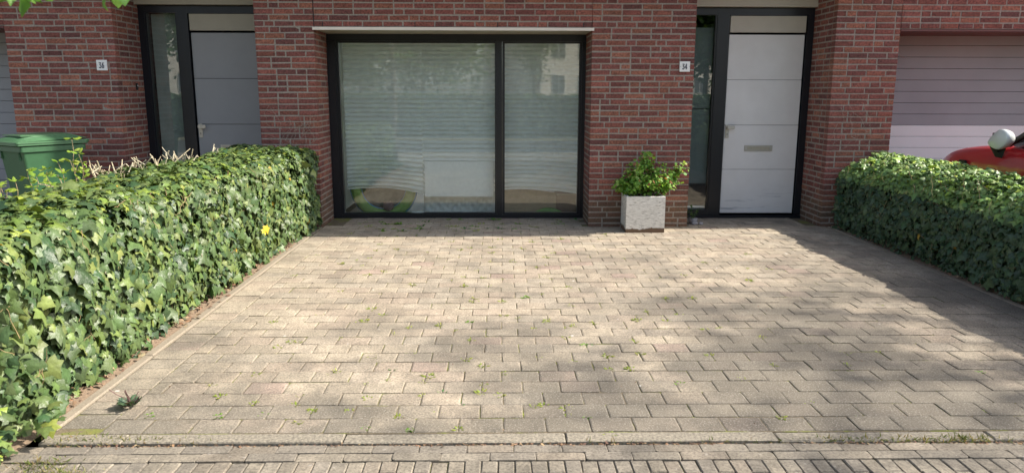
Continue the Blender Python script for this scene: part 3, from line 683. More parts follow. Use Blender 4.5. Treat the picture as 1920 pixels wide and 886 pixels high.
# ================================================================== PLANTER + SHRUB
t = empty('planter', (1.632, 8.45, 0)); t.scale = (1.04, 1.06, 1.0); tag(t, 'square white ribbed stone planter against the brick pier', 'planter')
b = MB(); w, d, hgt = .21, .172, .411; tw = .032
def q4(x0, x1, y0, y1): b.cbox(x0, x1, y0, y1, .0, hgt, '+z', .004, .0005)
b.box(-w, w, -d, -d+tw, .004, hgt); b.box(-w, w, d-tw, d, .004, hgt); b.box(-w, -w+tw, -d+tw+.0005, d-tw-.0005, .004, hgt-.001); b.box(w-tw, w, -d+tw+.0005, d-tw-.0005, .004, hgt-.001); b.box(-w+tw, w-tw, -d+tw, d-tw, .01, .05)
o = b.build('body', M['planter'], t)
b = MB(); vs = []; n_ = 14
for j in range(n_+1):
    for i in range(n_+1): vs.append((-w+tw+(2*w-2*tw)*i/n_, -d+tw+(2*d-2*tw)*j/n_, .365+.014*random.random()))
b.add(vs, [(j*(n_+1)+i, j*(n_+1)+i+1, (j+1)*(n_+1)+i+1, (j+1)*(n_+1)+i) for j in range(n_) for i in range(n_)])
M['darksoil'] = plain('dark potting soil', (.03, .022, .016), 1, nscale=80, namp=.5, bumps=.8)
b.build('potting_soil', M['darksoil'], t, True)
def curve(p0, p1, sag, n=6, jit=.01):
    p0 = Vector(p0); p1 = Vector(p1); out = []
    for i in range(n+1):
        u = i/n; p = p0.lerp(p1, u)+Vector((0, 0, sag*sin(pi*u)))+Vector((random.gauss(0, jit), random.gauss(0, jit), random.gauss(0, jit)))*(0 if i == 0 else 1)
        out.append(p)
    return out
t = empty('leafy_shrub', (1.64, 8.45, .37)); t.scale = (1.03, 1.05, 1.12); tag(t, 'bright green leafy shrub growing in the white planter', 'shrub')
st = MB(); LP = []; LN = []; LC = []
tips = [(-.30, -.02, .14), (-.26, .0, .20), (-.2, -.06, .26), (-.14, .05, .33), (-.08, -.05, .36), (-.01, .02, .40), (.03, -.03, .46), (.0, .06, .43), (.07, .02, .36), (.12, -.08, .28), (.18, .02, .33), (.24, -.04, .24), (.30, .0, .26), (.37, .0, .30), (.41, -.02, .34), (.33, .04, .2), (.24, -.08, .15), (-.1, -.12, .2), (.03, -.14, .2), (-.2, -.12, .12), (.14, .1, .2), (-.05, .1, .25), (.1, -.13, .14), (-.27, .06, .1), (.2, -.1, .2), (-.12, -.1, .28), (.3, -.05, .16)]
for tp in tips:
    a = random.uniform(-.13, .13) if abs(tp[0]) < .3 else tp[0]*.4; c = curve((a, random.uniform(-.05, .05), 0), tp, .03, 7, .006)
    st.tube(c, [.0045-.0005*i for i in range(len(c))], 5, (.12, .05, .03))
    for i in range(2, len(c)):
        for k in range(11 if i < 5 else 14):
            LP.append(c[i]+Vector((random.gauss(0, .028), random.gauss(0, .028), random.gauss(0, .022)))); v = LP[-1]-Vector((0, 0, .12))
            LN.append(Vector((random.gauss(0, .45)+v.x*1.0, random.gauss(-.25, .4), random.uniform(.35, 1.2))))
            LC.append(1 if i > 5 else 0)
st.build('stems', M['stem'], t)
P = np.array(LP); n = len(P); T = rng.normal(0, 1, (n, 3)); T[:, :2] += P[:, :2]*4
C = palette(n, [(.25, .42, .075), (.19, .36, .06), (.12, .26, .045), (.34, .46, .12)], [3, 3, 2, 1.3])
old = np.array(LC) == 1; rr = rng.random(n) < .10; C[old & rr] = (.26, .12, .05)
leaf_object('foliage', [leaf_arrays(P, np.array(LN), T, rng.uniform(.030, .050, n), C, OVAL*np.array([1.35, 1, 1], np.float32), OVAL_F, 1.1)], M['leaf'], t)
# tiny pot beside the sidelight
t = empty('small_pot_plant', (2.325, 8.86, 0)); tag(t, 'tiny plant with grey pebbles at the foot of the dark sidelight', 'plant')
b = MB(); b.lathe([(.0, .0), (.045, .0), (.055, .07), (.05, .075), (.045, .06), (0, .06)], 16); b.build('pot', M['terracotta'], t, True)
P = rng.normal(0, 1, (60, 3))*np.array([.035, .03, .04])+np.array([-.01, 0, .13]); P[:, 2] = np.abs(P[:, 2])
leaf_object('foliage', [leaf_arrays(P, rng.normal(0, .5, (60, 3))+np.array([0, -.3, .8]), rng.normal(0, 1, (60, 3)), rng.uniform(.02, .04, 60), palette(60, [(.05, .11, .03), (.09, .14, .05)], [1, 1]), OVAL, OVAL_F)], M['leaf'], t)
b = MB()
for i in range(5): b.lathe([(0, 0), (.022, .006), (.026, .02), (.014, .034), (0, .036)], 8, M4=Matrix.Translation((random.uniform(-.02, .10), random.uniform(-.09, -.03), 0)))
b.build('pebble', M['terracotta'], t, True)

# ================================================================== HEDGES
def wob(a, b_, s=1.0):
    return (np.sin(a*3.1*s+1.3)+np.sin(a*7.3*s+b_*5.1)+np.sin(b_*9.7*s+a*2.2+2.0)+.7*np.sin(a*15*s+b_*13*s))/3.7
def hedge(name, label, x0, x1, y0, y1, zt, vis, n_side, n_top, size, cols, w, seed_x):
    """vis=+1: the face at x1 looks at the drive, -1: the face at x0"""
    t = empty(name, ((x0+x1)/2, (y0+y1)/2, 0)); tag(t, label, 'hedge', 'ivy hedges flanking the driveway')
    cxm, cym = (x0+x1)/2, (y0+y1)/2; hw = (x1-x0)/2; rr = .17 if vis > 0 else .24
    def perim(n, side_frac, only=None):
        # arc length along right side, corner, top, corner, left side
        s1 = zt-rr; sc = rr*pi/2; s2 = 2*hw-2*rr; tot = s1+sc+s2+sc+s1
        if only == 'vis': u = rng.uniform(.0, s1+sc*.8, n)
        elif only == 'top': u = rng.uniform(s1+sc*.3, s1+sc+s2+sc*.7, n)
        else: u = rng.uniform(s1+sc+s2, tot, n)
        x = np.zeros(n); z = np.zeros(n); nx = np.zeros(n); nz = np.zeros(n)
        a = u < s1; x[a] = hw; z[a] = u[a]; nx[a] = 1
        b = (u >= s1) & (u < s1+sc); an = (u[b]-s1)/rr; x[b] = hw-rr+rr*np.cos(an); z[b] = zt-rr+rr*np.sin(an); nx[b] = np.cos(an); nz[b] = np.sin(an)
        c = (u >= s1+sc) & (u < s1+sc+s2); x[c] = hw-rr-(u[c]-s1-sc); z[c] = zt; nz[c] = 1
        d = (u >= s1+sc+s2) & (u < s1+2*sc+s2); an = (u[d]-s1-sc-s2)/rr+pi/2; x[d] = -hw+rr+rr*np.cos(an); z[d] = zt-rr+rr*np.sin(an); nx[d] = np.cos(an); nz[d] = np.sin(an)
        e = u >= s1+2*sc+s2; x[e] = -hw; z[e] = zt-rr-(u[e]-(s1+2*sc+s2)); nx[e] = -1
        return x*vis, z, nx*vis, nz
    arrs = []
    def add(n, only, inset_rng, sz, dark=1.0):
        x, z, nx, nz = perim(n, 1, only); y = rng.uniform(y0, y1, n)
        # round the two ends of the hedge in plan
        e0 = np.clip((y0+.18-y)/.18, 0, 1); sh = 1-.35*e0**2; x = x*sh
        ins = rng.uniform(*inset_rng, n); wv = wob(y+seed_x, z+x)*.045+wob(y*2.3+seed_x, z*2+x*2+3)*.02
        low = np.clip((.16-z)/.16, 0, 1)*.05*(rng.random(n))
        P = np.stack([x+cxm+nx*(wv-ins-low), y, np.maximum(z+nz*(wv-ins), .015)], 1)-np.array([cxm, cym, 0])
        if vis > 0: P[:, 0] += .085*np.clip((y-6.4)/1.8, 0, 1)*np.clip(x/hw, 0, 1)
        if vis < 0: P[:, 2] -= .17*np.clip((-(x)+.08)/(hw+.08), 0, 1)**1.3*(z/zt)**2
        keep = ~((z < .10) & (rng.random(n) < .6)); 
        Nn = np.stack([nx+rng.normal(0, .42, n), rng.normal(-.12 if vis > 0 else -.45, .42, n)-e0*.8, nz+np.abs(rng.normal(.32, .3, n))], 1)
        T = np.stack([rng.normal(0, .45, n)+nx*.35, rng.normal(0, .5, n), -np.ones(n)*(1-.7*np.abs(nz))+rng.normal(0, .25, n)], 1)
        T[np.abs(nz) > .7] = rng.normal(0, 1, (int((np.abs(nz) > .7).sum()), 3))
        P, Nn, T = P[keep], Nn[keep], T[keep]; m_ = len(P)
        near = np.clip((6.5-(P[:, 1]+cym))/3.5, 0, 1)
        s = rng.gamma(6, sz/6, m_)*(1+.28*near); s = np.clip(s, .022, .115)
        C = palette(m_, cols, w)*dark
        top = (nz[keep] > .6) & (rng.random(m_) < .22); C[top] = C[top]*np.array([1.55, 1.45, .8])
        if vis < 0: C[nz[keep] > .3] *= np.array([3.5, 2.9, 2.1])  # sunlight on the right hedge's top and shoulder painted into the leaf colour
        yel = rng.random(m_) < .0018; C[yel] = (.40, .27, .04)
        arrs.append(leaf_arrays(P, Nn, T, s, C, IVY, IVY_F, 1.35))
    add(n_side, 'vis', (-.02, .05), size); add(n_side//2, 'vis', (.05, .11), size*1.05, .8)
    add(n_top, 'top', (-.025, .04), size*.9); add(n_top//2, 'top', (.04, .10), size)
    add(n_side//4, 'back', (-.01, .05), size*1.1)
    # near end
    n = n_side//4; x = rng.uniform(-hw*.95, hw*.95, n); z = rng.uniform(.02, zt-.03, n); y = np.full(n, y0)+rng.uniform(-.03, .12, n)+.15*(np.abs(x)/hw)**3+wob(x*3, z*2)*.03
    Nn = np.stack([rng.normal(0, .4, n)+x, -1+rng.normal(0, .3, n), np.abs(rng.normal(.35, .3, n))], 1); T = np.stack([rng.normal(0, .5, n), rng.normal(0, .3, n)-.3, -1+rng.normal(0, .3, n)], 1)
    arrs.append(leaf_arrays(np.stack([x, y-cym, z], 1), Nn, T, np.clip(rng.gamma(9, size*1.25/9, n), .03, .12), palette(n, cols, w), IVY, IVY_F, 1.35))
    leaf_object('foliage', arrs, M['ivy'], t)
    # inner growth: lumpy dark mass well inside the leaves
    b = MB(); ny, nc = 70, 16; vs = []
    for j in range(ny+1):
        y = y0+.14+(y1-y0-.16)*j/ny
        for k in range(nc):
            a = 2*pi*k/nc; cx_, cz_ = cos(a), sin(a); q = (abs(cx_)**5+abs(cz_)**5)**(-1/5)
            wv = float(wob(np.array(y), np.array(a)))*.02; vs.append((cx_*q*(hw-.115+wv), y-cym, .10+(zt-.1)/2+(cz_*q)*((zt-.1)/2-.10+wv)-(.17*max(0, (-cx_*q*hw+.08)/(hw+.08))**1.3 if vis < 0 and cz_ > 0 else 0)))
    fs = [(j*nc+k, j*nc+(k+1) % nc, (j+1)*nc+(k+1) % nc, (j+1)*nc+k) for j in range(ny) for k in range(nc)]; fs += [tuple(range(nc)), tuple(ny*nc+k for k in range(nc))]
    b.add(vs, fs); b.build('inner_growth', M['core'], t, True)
    # stems rising from the soil and runners among the leaves
    b = MB()
    for i in range(90):
        y = random.uniform(y0+.1, y1-.05)-cym; xs = vis*(hw-random.uniform(.06, .2)); c = curve((xs, y, 0), (xs+vis*random.uniform(-.05, .06), y+random.gauss(0, .15), random.uniform(.15, .7)), 0, 5, .012)
        b.tube(c, [.006, .005, .0045, .004, .003, .002], 4, random.choice([(.16, .11, .07), (.10, .07, .04), (.22, .16, .11)]))
    for i in range(150):
        y = random.uniform(y0+.1, y1-.05)-cym; z = random.uniform(.1, zt); xs = vis*(hw+random.uniform(-.03, .03)); L_ = random.uniform(.06, .22); an = random.uniform(0, 2*pi)
        c = curve((xs, y, z), (xs+random.gauss(0, .02), y+L_*cos(an), min(zt, max(.03, z+L_*sin(an)))), 0, 4, .006); b.tube(c, .0016, 3, (.28, .20, .10))
    b.build('stems', M['stem'], t)
    return t, cxm, cym
GREEN = [(.080, .125, .043), (.062, .104, .036), (.096, .142, .046), (.135, .182, .055), (.038, .074, .030), (.165, .21, .06)]
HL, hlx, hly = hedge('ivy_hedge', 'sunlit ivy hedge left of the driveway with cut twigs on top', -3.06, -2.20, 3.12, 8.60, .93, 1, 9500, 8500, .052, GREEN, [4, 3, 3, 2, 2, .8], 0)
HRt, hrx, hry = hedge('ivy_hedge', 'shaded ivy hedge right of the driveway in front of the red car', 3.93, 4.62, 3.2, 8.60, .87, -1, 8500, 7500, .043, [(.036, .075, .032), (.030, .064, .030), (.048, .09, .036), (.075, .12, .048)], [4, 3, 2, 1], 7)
# cut dry twigs along the rear top edge
for i in range(62):
    b = MB(); y = random.uniform(5.55, 7.35) if random.random() < .9 else random.uniform(5.0, 8); x = random.uniform(-3.08, -2.84); z = random.uniform(.82, .9)
    if random.random() < .35: y = random.choice([5.75, 6.35, 6.95])+random.gauss(0, .08)
    hh = random.uniform(.06, .17); lean = (random.gauss(0, .06), random.gauss(0, .07)); top = (x+lean[0], y+lean[1], z+hh); tc = random.choice([(.50, .43, .29), (.38, .32, .21), (.58, .52, .37)])
    b.tube(curve((x, y, z), top, 0, 3, .004), [.0055, .005, .0045, .004], 5, tc)
    for k in range(random.choice([0, 1, 1, 2])):
        u = random.uniform(.35, .8); p = Vector((x, y, z)).lerp(Vector(top), u); b.tube([p, p+Vector((random.gauss(0, .035), random.gauss(0, .035), random.uniform(.03, .08)))], [.0038, .003], 4, tc)
    o = b.build('cut_twig', M['stem'], HL); o.data.transform(Matrix.Translation((-hlx, -hly, 0)))
# ivy trailing on to the ground at the near end
n = 330; P = np.stack([rng.uniform(-3.0, -2.02, n), rng.uniform(2.86, 3.3, n), rng.uniform(.01, .10, n)], 1); P[:, 2] += np.clip(P[:, 1]-2.95, 0, .3)*.5*rng.random(n); kp = (P[:, 0] < -2.12) | (P[:, 1] > 3.0); P = P[kp]; n = len(P)
Nn = np.stack([rng.normal(.1, .4, n), rng.normal(-.3, .4, n), np.ones(n)], 1)
leaf_object('trailing_ivy', [leaf_arrays(P-np.array([hlx, hly, 0]), Nn, rng.normal(0, 1, (n, 3)), rng.uniform(.03, .075, n), palette(n, GREEN+[(.22, .28, .05)], [4, 3, 3, 2, 2, 1, 1.6]), IVY, IVY_F, 1.3)], M['ivy'], HL)
# few orange leaves caught in the hedge
P = np.array([(-2.135, 6.72, .36), (-2.17, 7.15, .60), (-2.17, 7.1, .52), (-2.16, 8.35, .62), (-2.155, 8.0, .36), (-2.3, 4.9, .90), (-2.15, 6.70, .335)]); n = len(P)
leaf_object('yellow_leaves', [leaf_arrays(P-np.array([hlx, hly, 0]), np.array([(1., -.5, .5)]*n), np.array([(0., .2, -1.)]*n), np.array([.075, .045, .045, .04, .05, .04, .06]), palette(n, [(.75, .40, .03), (.7, .5, .05)], [1, 1]), IVY, IVY_F, 1)], M['ivy'], HL)
# young pale shrub growing up behind the left hedge in front of the bin
t = empty('young_shrub', (-3.08, 4.9, 0)); tag(t, 'yellow green young shoots rising behind the hedge in front of the bin', 'shrub')
st = MB(); LP = []; LN = []; T = []
shoots = [((-3.12, 5.45), 1.22), ((-3.06, 5.3), 1.08), ((-3.12, 5.2), 1.02), ((-3.0, 5.35), 1.0), ((-3.1, 5.0), 1.04), ((-3.05, 4.85), 1.02), ((-3.12, 4.75), .99), ((-3.06, 4.6), 1.0), ((-3.1, 4.5), .97), ((-3.04, 5.1), .99), ((-3.0, 4.4), .96), ((-3.08, 4.32), .93), ((-3.02, 5.5), 1.12)]
for (x, y), z in shoots:
    c = curve((x+.05-(-3.08), y-4.9, .5), (x+random.gauss(0, .03)+3.08, y-4.9+random.gauss(0, .04), z), 0, 9, .008); st.tube(c, [.0045-.0003*i for i in range(len(c))], 5, (.33, .25, .15))
    for i in range(4, len(c)):
        for sgn in (-1, 1):
            for rep in range(2):
                d = Vector((random.gauss(0, .5)+sgn*.7, random.gauss(0, .6), random.uniform(.1, .8))).normalized(); LP.append(c[i]+d*.01); T.append(d); LN.append(Vector((random.gauss(0, .3), random.gauss(-.2, .3), 1))-d*.4)
    for k in range(3):
        p = c[random.randint(3, 6)]; e = p+Vector((random.gauss(0, .06), random.gauss(0, .06), random.uniform(.05, .12))); st.tube([p, e], [.003, .002], 4, (.48, .38, .25))
st.build('stems', M['stem'], t); n = len(LP)
leaf_object('foliage', [leaf_arrays(np.array(LP), np.array(LN), np.array(T), rng.uniform(.03, .06, n), palette(n, [(.26, .36, .05), (.20, .31, .04), (.34, .42, .08)], [2, 2, 1]), OVAL, OVAL_F, 1.1)], M['leaf'], t)

# ================================================================== WHEELED BIN
t = empty('wheeled_bin', (-4.86, 8.02, 0.0), R(-33)); t.scale = (.93, .93, 1.015); tag(t, 'green wheeled rubbish bin with closed lid behind the left hedge', 'bin')
def loft(sections, closed=True):
    b = MB(); n = len(sections[0]); vs = [v for s_ in sections for v in s_]
    fs = [(i*n+k, i*n+(k+1) % n, (i+1)*n+(k+1) % n, (i+1)*n+k) for i in range(len(sections)-1) for k in range(n)]
    fs += [tuple(range(n)), tuple((len(sections)-1)*n+k for k in range(n))]; b.add(vs, fs); return b
def rrect(hx, hy, z, r, cx_=0, cy_=0, k=4):
    out = []
    for (sx_, sy_, a0) in ((1, 1, 0), (-1, 1, 90), (-1, -1, 180), (1, -1, 270)):
        for i in range(k+1):
            a = R(a0+90*i/k); out.append((cx_+sx_*(hx-r)+r*cos(a), cy_+sy_*(hy-r)+r*sin(a), z))
    return out
sec = [rrect(.21, .25, .05, .03, 0, .03), rrect(.22, .27, .3, .03, 0, .02), rrect(.262, .325, .90, .03), rrect(.265, .33, .93, .03), rrect(.285, .355, .935, .03), rrect(.285, .355, .985, .03), rrect(.27, .34, .99, .03)]
loft(sec).build('body', M['bin_green'], t)
b = MB()   # lid: domed sheet with rolled edge overhanging
nx, ny = 12, 14; vs = []
for j in range(ny+1):
    for i in range(nx+1):
        u, v = i/nx*2-1, j/ny*2-1; rise = .062*(1-abs(u)**3.2)*(1-abs(v)**4)**1+.02*(v+1)/2
        vs.append((u*.30, v*.385-.01, 1.035+rise))
b.add(vs, [(j*(nx+1)+i, j*(nx+1)+i+1, (j+1)*(nx+1)+i+1, (j+1)*(nx+1)+i) for j in range(ny) for i in range(nx)])
lid = b.build('lid', M['lid_green'], t, False)
b = loft([rrect(.295, .375, .995, .03, 0, -.01), rrect(.302, .387, 1.0, .03, 0, -.01), rrect(.302, .387, 1.018, .03, 0, -.01), rrect(.31, .395, 1.02, .03, 0, -.01), rrect(.31, .395, 1.034, .03, 0, -.01), rrect(.29, .375, 1.04, .03, 0, -.01)]); b.build('lid_rim', M['lid_green'], lid)
b = MB(); b.box(-.2, .2, -.3, .2, 1.085, 1.097); b.build('lid_crown', M['lid_green'], lid)
b = MB(); b.tube([(-.24, .40, 1.02), (.24, .40, 1.02)], .016, 10); b.tube([(-.2, .33, 1.0), (-.2, .40, 1.02)], .014, 8); b.tube([(.2, .33, 1.0), (.2, .40, 1.02)], .014, 8); b.build('handle', M['bin_green'], t, True)
for k in range(5):
    b = MB(); x = -.2+.1*k; b.add([(x, -.345, .935), (x, -.345, .86), (x, -.32, .935)] + [(x+.01, -.345, .935), (x+.01, -.325, .84), (x+.01, -.31, .935)], [(0, 1, 2), (3, 5, 4), (0, 3, 4, 1), (1, 4, 5, 2)])
    if k in (0, 4): b.build('rib', M['bin_green'], t)
for sx_ in (-1, 1):
    b = MB(); b.lathe([(0, -.022), (.07, -.022), (.1, -.018), (.1, .018), (.07, .022), (0, .022)], 24, M4=Matrix.Translation((sx_*.25, .27, .1)) @ Matrix.Rotation(R(90), 4, 'Y')); b.build('wheel', M['black'], t, True)
b = MB(); b.tube([(-.25, .27, .1), (.25, .27, .1)], .012, 8); b.build('axle', M['steel'], t)

# ================================================================== RED CAR (nose toward the garage, +Y)
CX0, CXW = 4.80, 1.62
car = empty('parked_car', (CX0+CXW/2, 6.70, 0)); car.scale = (1, 1, 1.04); tag(car, 'red parked car with folded white wing mirror behind the right hedge', 'car')
hw = CXW/2
# station: y, halfwidth, z_bottom, z_side(shoulder), z_top(centre)
ST = [(1.76, .50, .32, .52, .56), (1.73, .60, .24, .64, .68), (1.66, .68, .20, .745, .80), (1.54, .735, .18, .83, .885), (1.38, .772, .18, .89, .94), (1.18, .793, .18, .93, .985), (.95, .803, .18, .955, 1.015), (.7, .81, .18, .97, 1.04),
      (.45, .81, .18, .98, 1.06), (.1, .81, .18, .985, 1.05), (-.4, .81, .18, .985, 1.05), (-.9, .81, .18, .99, 1.05), (-1.3, .80, .18, 1.0, 1.06), (-1.55, .77, .2, 1.0, 1.05), (-1.7, .72, .25, .96, 1.0), (-1.75, .66, .33, .85, .88)]
sec = []
for (y, w_, zb, zs_, zt_) in ST:
    r_ = min(.16, (zs_-zb)*.35)
    pts = [(-w_*.86, zb), (-w_*.97, zb+r_*.6), (-w_, zb+.25*(zs_-zb)+.02), (-w_, zb+.55*(zs_-zb)), (-w_*.992, zs_-.12*(zs_-zb)*1.6), (-w_*.968, zs_-.045), (-w_*.92, zs_+.2*(zt_-zs_)), (-w_*.80, zs_+.62*(zt_-zs_)), (-w_*.45, zt_-.008), (0, zt_)]
    sec.append([(x, y, z) for x, z in pts]+[(-x, y, z) for x, z in reversed(pts[:-1])])
body = loft(sec).build('body', M['car_red'], car, True)
for p_ in body.data.polygons:
    if len(p_.vertices) > 4: p_.use_smooth = False
md = body.modifiers.new('sub', 'SUBSURF'); md.levels = 2; md.render_levels = 2
GH = [(.40, .70, 1.02, 1.05), (.10, .665, 1.0, 1.22), (-.08, .635, .98, 1.35), (-.25, .60, .98, 1.465), (-.7, .59, .98, 1.48), (-1.1, .585, .98, 1.45), (-1.4, .60, .98, 1.36), (-1.62, .64, .98, 1.08)]
sec = []
for (y, w_, zb, zt_) in GH:
    h_ = zt_-zb; wb = .735 if y < .38 else .70
    pts = [(-wb, zb), (-(wb+(w_-wb)*.5), zb+.5*h_), (-w_, zb+.86*h_), (-w_*.85, zt_-.01), (-w_*.4, zt_), (0, zt_)]
    sec.append([(x, y, z) for x, z in pts]+[(-x, y, z) for x, z in reversed(pts[:-1])])
gh = loft(sec).build('windows', M['car_glass'], car, True)
# red roof skin + pillars, slightly proud of the glass
b = MB(); vs = []; rows = [g for g in GH if g[0] <= -.05 and g[0] > -1.5]
for (y, w_, zb, zt_) in rows:
    for x in (-w_*1.0, -w_*.85, -w_*.4, 0, w_*.4, w_*.85, w_*1.0): vs.append((x, y, (zt_-.01 if abs(x) > w_*.8 and abs(x) < w_*.99 else zt_) + .012 - (.15*(zt_-zb)*1.0 if abs(x) > w_*.95 else 0)))
b.add(vs, [(j*7+i, j*7+i+1, (j+1)*7+i+1, (j+1)*7+i) for j in range(len(rows)-1) for i in range(6)]); b.build('roof', M['car_red'], car, True)
for sx_ in (-1, 1):
    for pp_, rr_ in (([(sx_*.735, .42, 1.03), (sx_*.69, .10, 1.22), (sx_*.64, -.10, 1.36)], .026), ([(sx_*.72, -.35, 1.0), (sx_*.61, -.35, 1.42)], .028), ([(sx_*.73, -1.25, 1.0), (sx_*.605, -1.15, 1.40)], .05)):
        b = MB(); b.tube(pp_, rr_, 6); b.build('pillar', M['black'], car, True)
    # mirror: egg shaped cap on a dark foot
    b = MB(); prof = [(0, -.115), (.03, -.112), (.06, -.098), (.085, -.07), (.098, -.035), (.10, 0), (.092, .012), (0, .012)]
    M4 = Matrix.Translation((sx_*.915, .46, 1.135)) @ Matrix.Rotation(R(-8), 4, 'X') @ Matrix.Rotation(R(-90*sx_), 4, 'Y') @ Matrix.Rotation(R(180), 4, 'X') @ Matrix.Diagonal((.82, 1.28, 1, 1))
    M4 = Matrix.Translation((sx_*.91, .33, 1.085)) @ Matrix.Rotation(R(-14), 4, 'X') @ Matrix.Rotation(R(-90*sx_), 4, 'Y') @ Matrix.Scale(-1, 4, Vector((0, 0, 1))) @ Matrix.Diagonal((.92, 1.45, 1.1, 1))
    b.lathe(prof, 28, M4=M4)
    cen = Vector((sx_*.91, .33, 1.085)); nv = []
    for v in b.v:      # the housing narrows toward the front of the car
        q_ = Vector(v)-cen; k_ = 1-.42*max(0, (q_.y+.02)/.14); q_.z = q_.z*k_-.16*max(0, q_.y); q_.x *= max(.6, k_); nv.append(tuple(cen+q_))
    b.v = nv; mir = b.build('mirror', M['car_white'], car, True)
    b = MB(); b.box(sx_*.885-.003, sx_*.885+.003, .28, .45, 1.04, 1.14); b.build('mirror_glass', M['car_glass'], mir)
    b = MB(); b.add([(sx_*.80, .60, 1.0), (sx_*.80, .36, 1.0), (sx_*.803, .40, .91), (sx_*.803, .50, .915), (sx_*.89, .47, 1.02), (sx_*.89, .38, 1.02), (sx_*.83, .42, .96), (sx_*.83, .48, .96)], [(0, 1, 2, 3), (0, 4, 5, 1), (4, 7, 6, 5), (3, 2, 6, 7), (0, 3, 7, 4), (1, 5, 6, 2)]); b.build('mirror_foot', M['black'], mir)
    o = bevelled('side_marker', sx_*.812-.012, sx_*.812+.012, .93, 1.04, .80, .845, M['black'], car, .006)
    b = MB(); b.lathe([(0, -.02), (.05, -.015), (.075, 0), (.05, .015), (0, .02)], 20, M4=Matrix.Translation((sx_*.63, 1.60, .70)) @ Matrix.Rotation(R(90+sx_*0), 4, 'X') @ Matrix.Rotation(R(0), 4, 'Y') @ Matrix.Diagonal((1.4, 1.1, 2.2, 1))); b.build('headlight', M['headlight'], car, True)
    bevelled('tail_light', sx_*.66-.05, sx_*.66+.05, -1.765, -1.70, .72, .95, M['taillight'], car, .02)
    for yw_ in (1.12, -1.16):
        M4 = Matrix.Translation((sx_*.735, yw_, .29)) @ Matrix.Rotation(R(90*sx_), 4, 'Y')
        b = MB(); b.lathe([(.0, -.09), (.2, -.09), (.28, -.08), (.292, -.04), (.292, .05), (.28, .083), (.2, .088), (.19, .07)], 32, M4=M4); wh = b.build('wheel', M['black'], car, True)
        b = MB(); b.lathe([(.19, .071), (.185, .08), (.17, .06), (.06, .065), (.05, .08), (0, .082)], 32, M4=M4)
        for s_ in range(5): b.box(.03, .18, -.02, .02, .066, .083, M4=M4 @ Matrix.Rotation(2*pi*s_/5, 4, 'Z'))
        b.build('rim', M['chrome'], wh)
    o = bevelled('door_handle', sx_*.816-.012, sx_*.816+.012, -.22, -.06, .86, .885, M['car_red'], car, .006)
bevelled('bumper_grille', -.42, .42, 1.735, 1.765, .36, .48, M['black'], car, .01)

# ================================================================== WEEDS, LITTER
def weed_mesh(kind):
    k = {'tuft': 16, 'rosette': 22, 'star': 9}[kind]; rr = {'tuft': .018, 'rosette': .022, 'star': .02}[kind]
    an = rng.uniform(0, 2*pi, k); d = np.stack([np.cos(an), np.sin(an), rng.uniform(.1, .9, k)], 1)
    P = d*np.array([rr, rr, .004])*rng.uniform(.1, 1, (k, 1)); P[:, 2] = np.abs(P[:, 2])+.001
    Nn = np.stack([-d[:, 0]*.5, -d[:, 1]*.5, np.ones(k)], 1)+rng.normal(0, .2, (k, 3))
    cols = {'tuft': [(.23, .29, .05), (.30, .32, .08)], 'rosette': [(.16, .28, .05), (.20, .32, .07)], 'star': [(.08, .18, .06), (.24, .32, .12)]}[kind]
    s = rng.uniform(.014, .028, k)*(.95 if kind != 'tuft' else .9)
    v, f, c = leaf_arrays(P, Nn, d, s, palette(k, cols, [1, 1]), OVAL*np.array([.7 if kind == 'tuft' else 1.1, 1, 1], np.float32), OVAL_F, 1.1)
    o = leaf_object('weed', [(v, f, c)], M['leaf']); COL.objects.unlink(o); me = o.data; bpy.data.objects.remove(o); return me
WM = {k: [weed_mesh(k) for _ in range(4)] for k in ('tuft', 'rosette', 'star')}
def gpt(x, y):   # drive surface points measured off the survey of the paving
    s = .6286*(y-172.4); return None
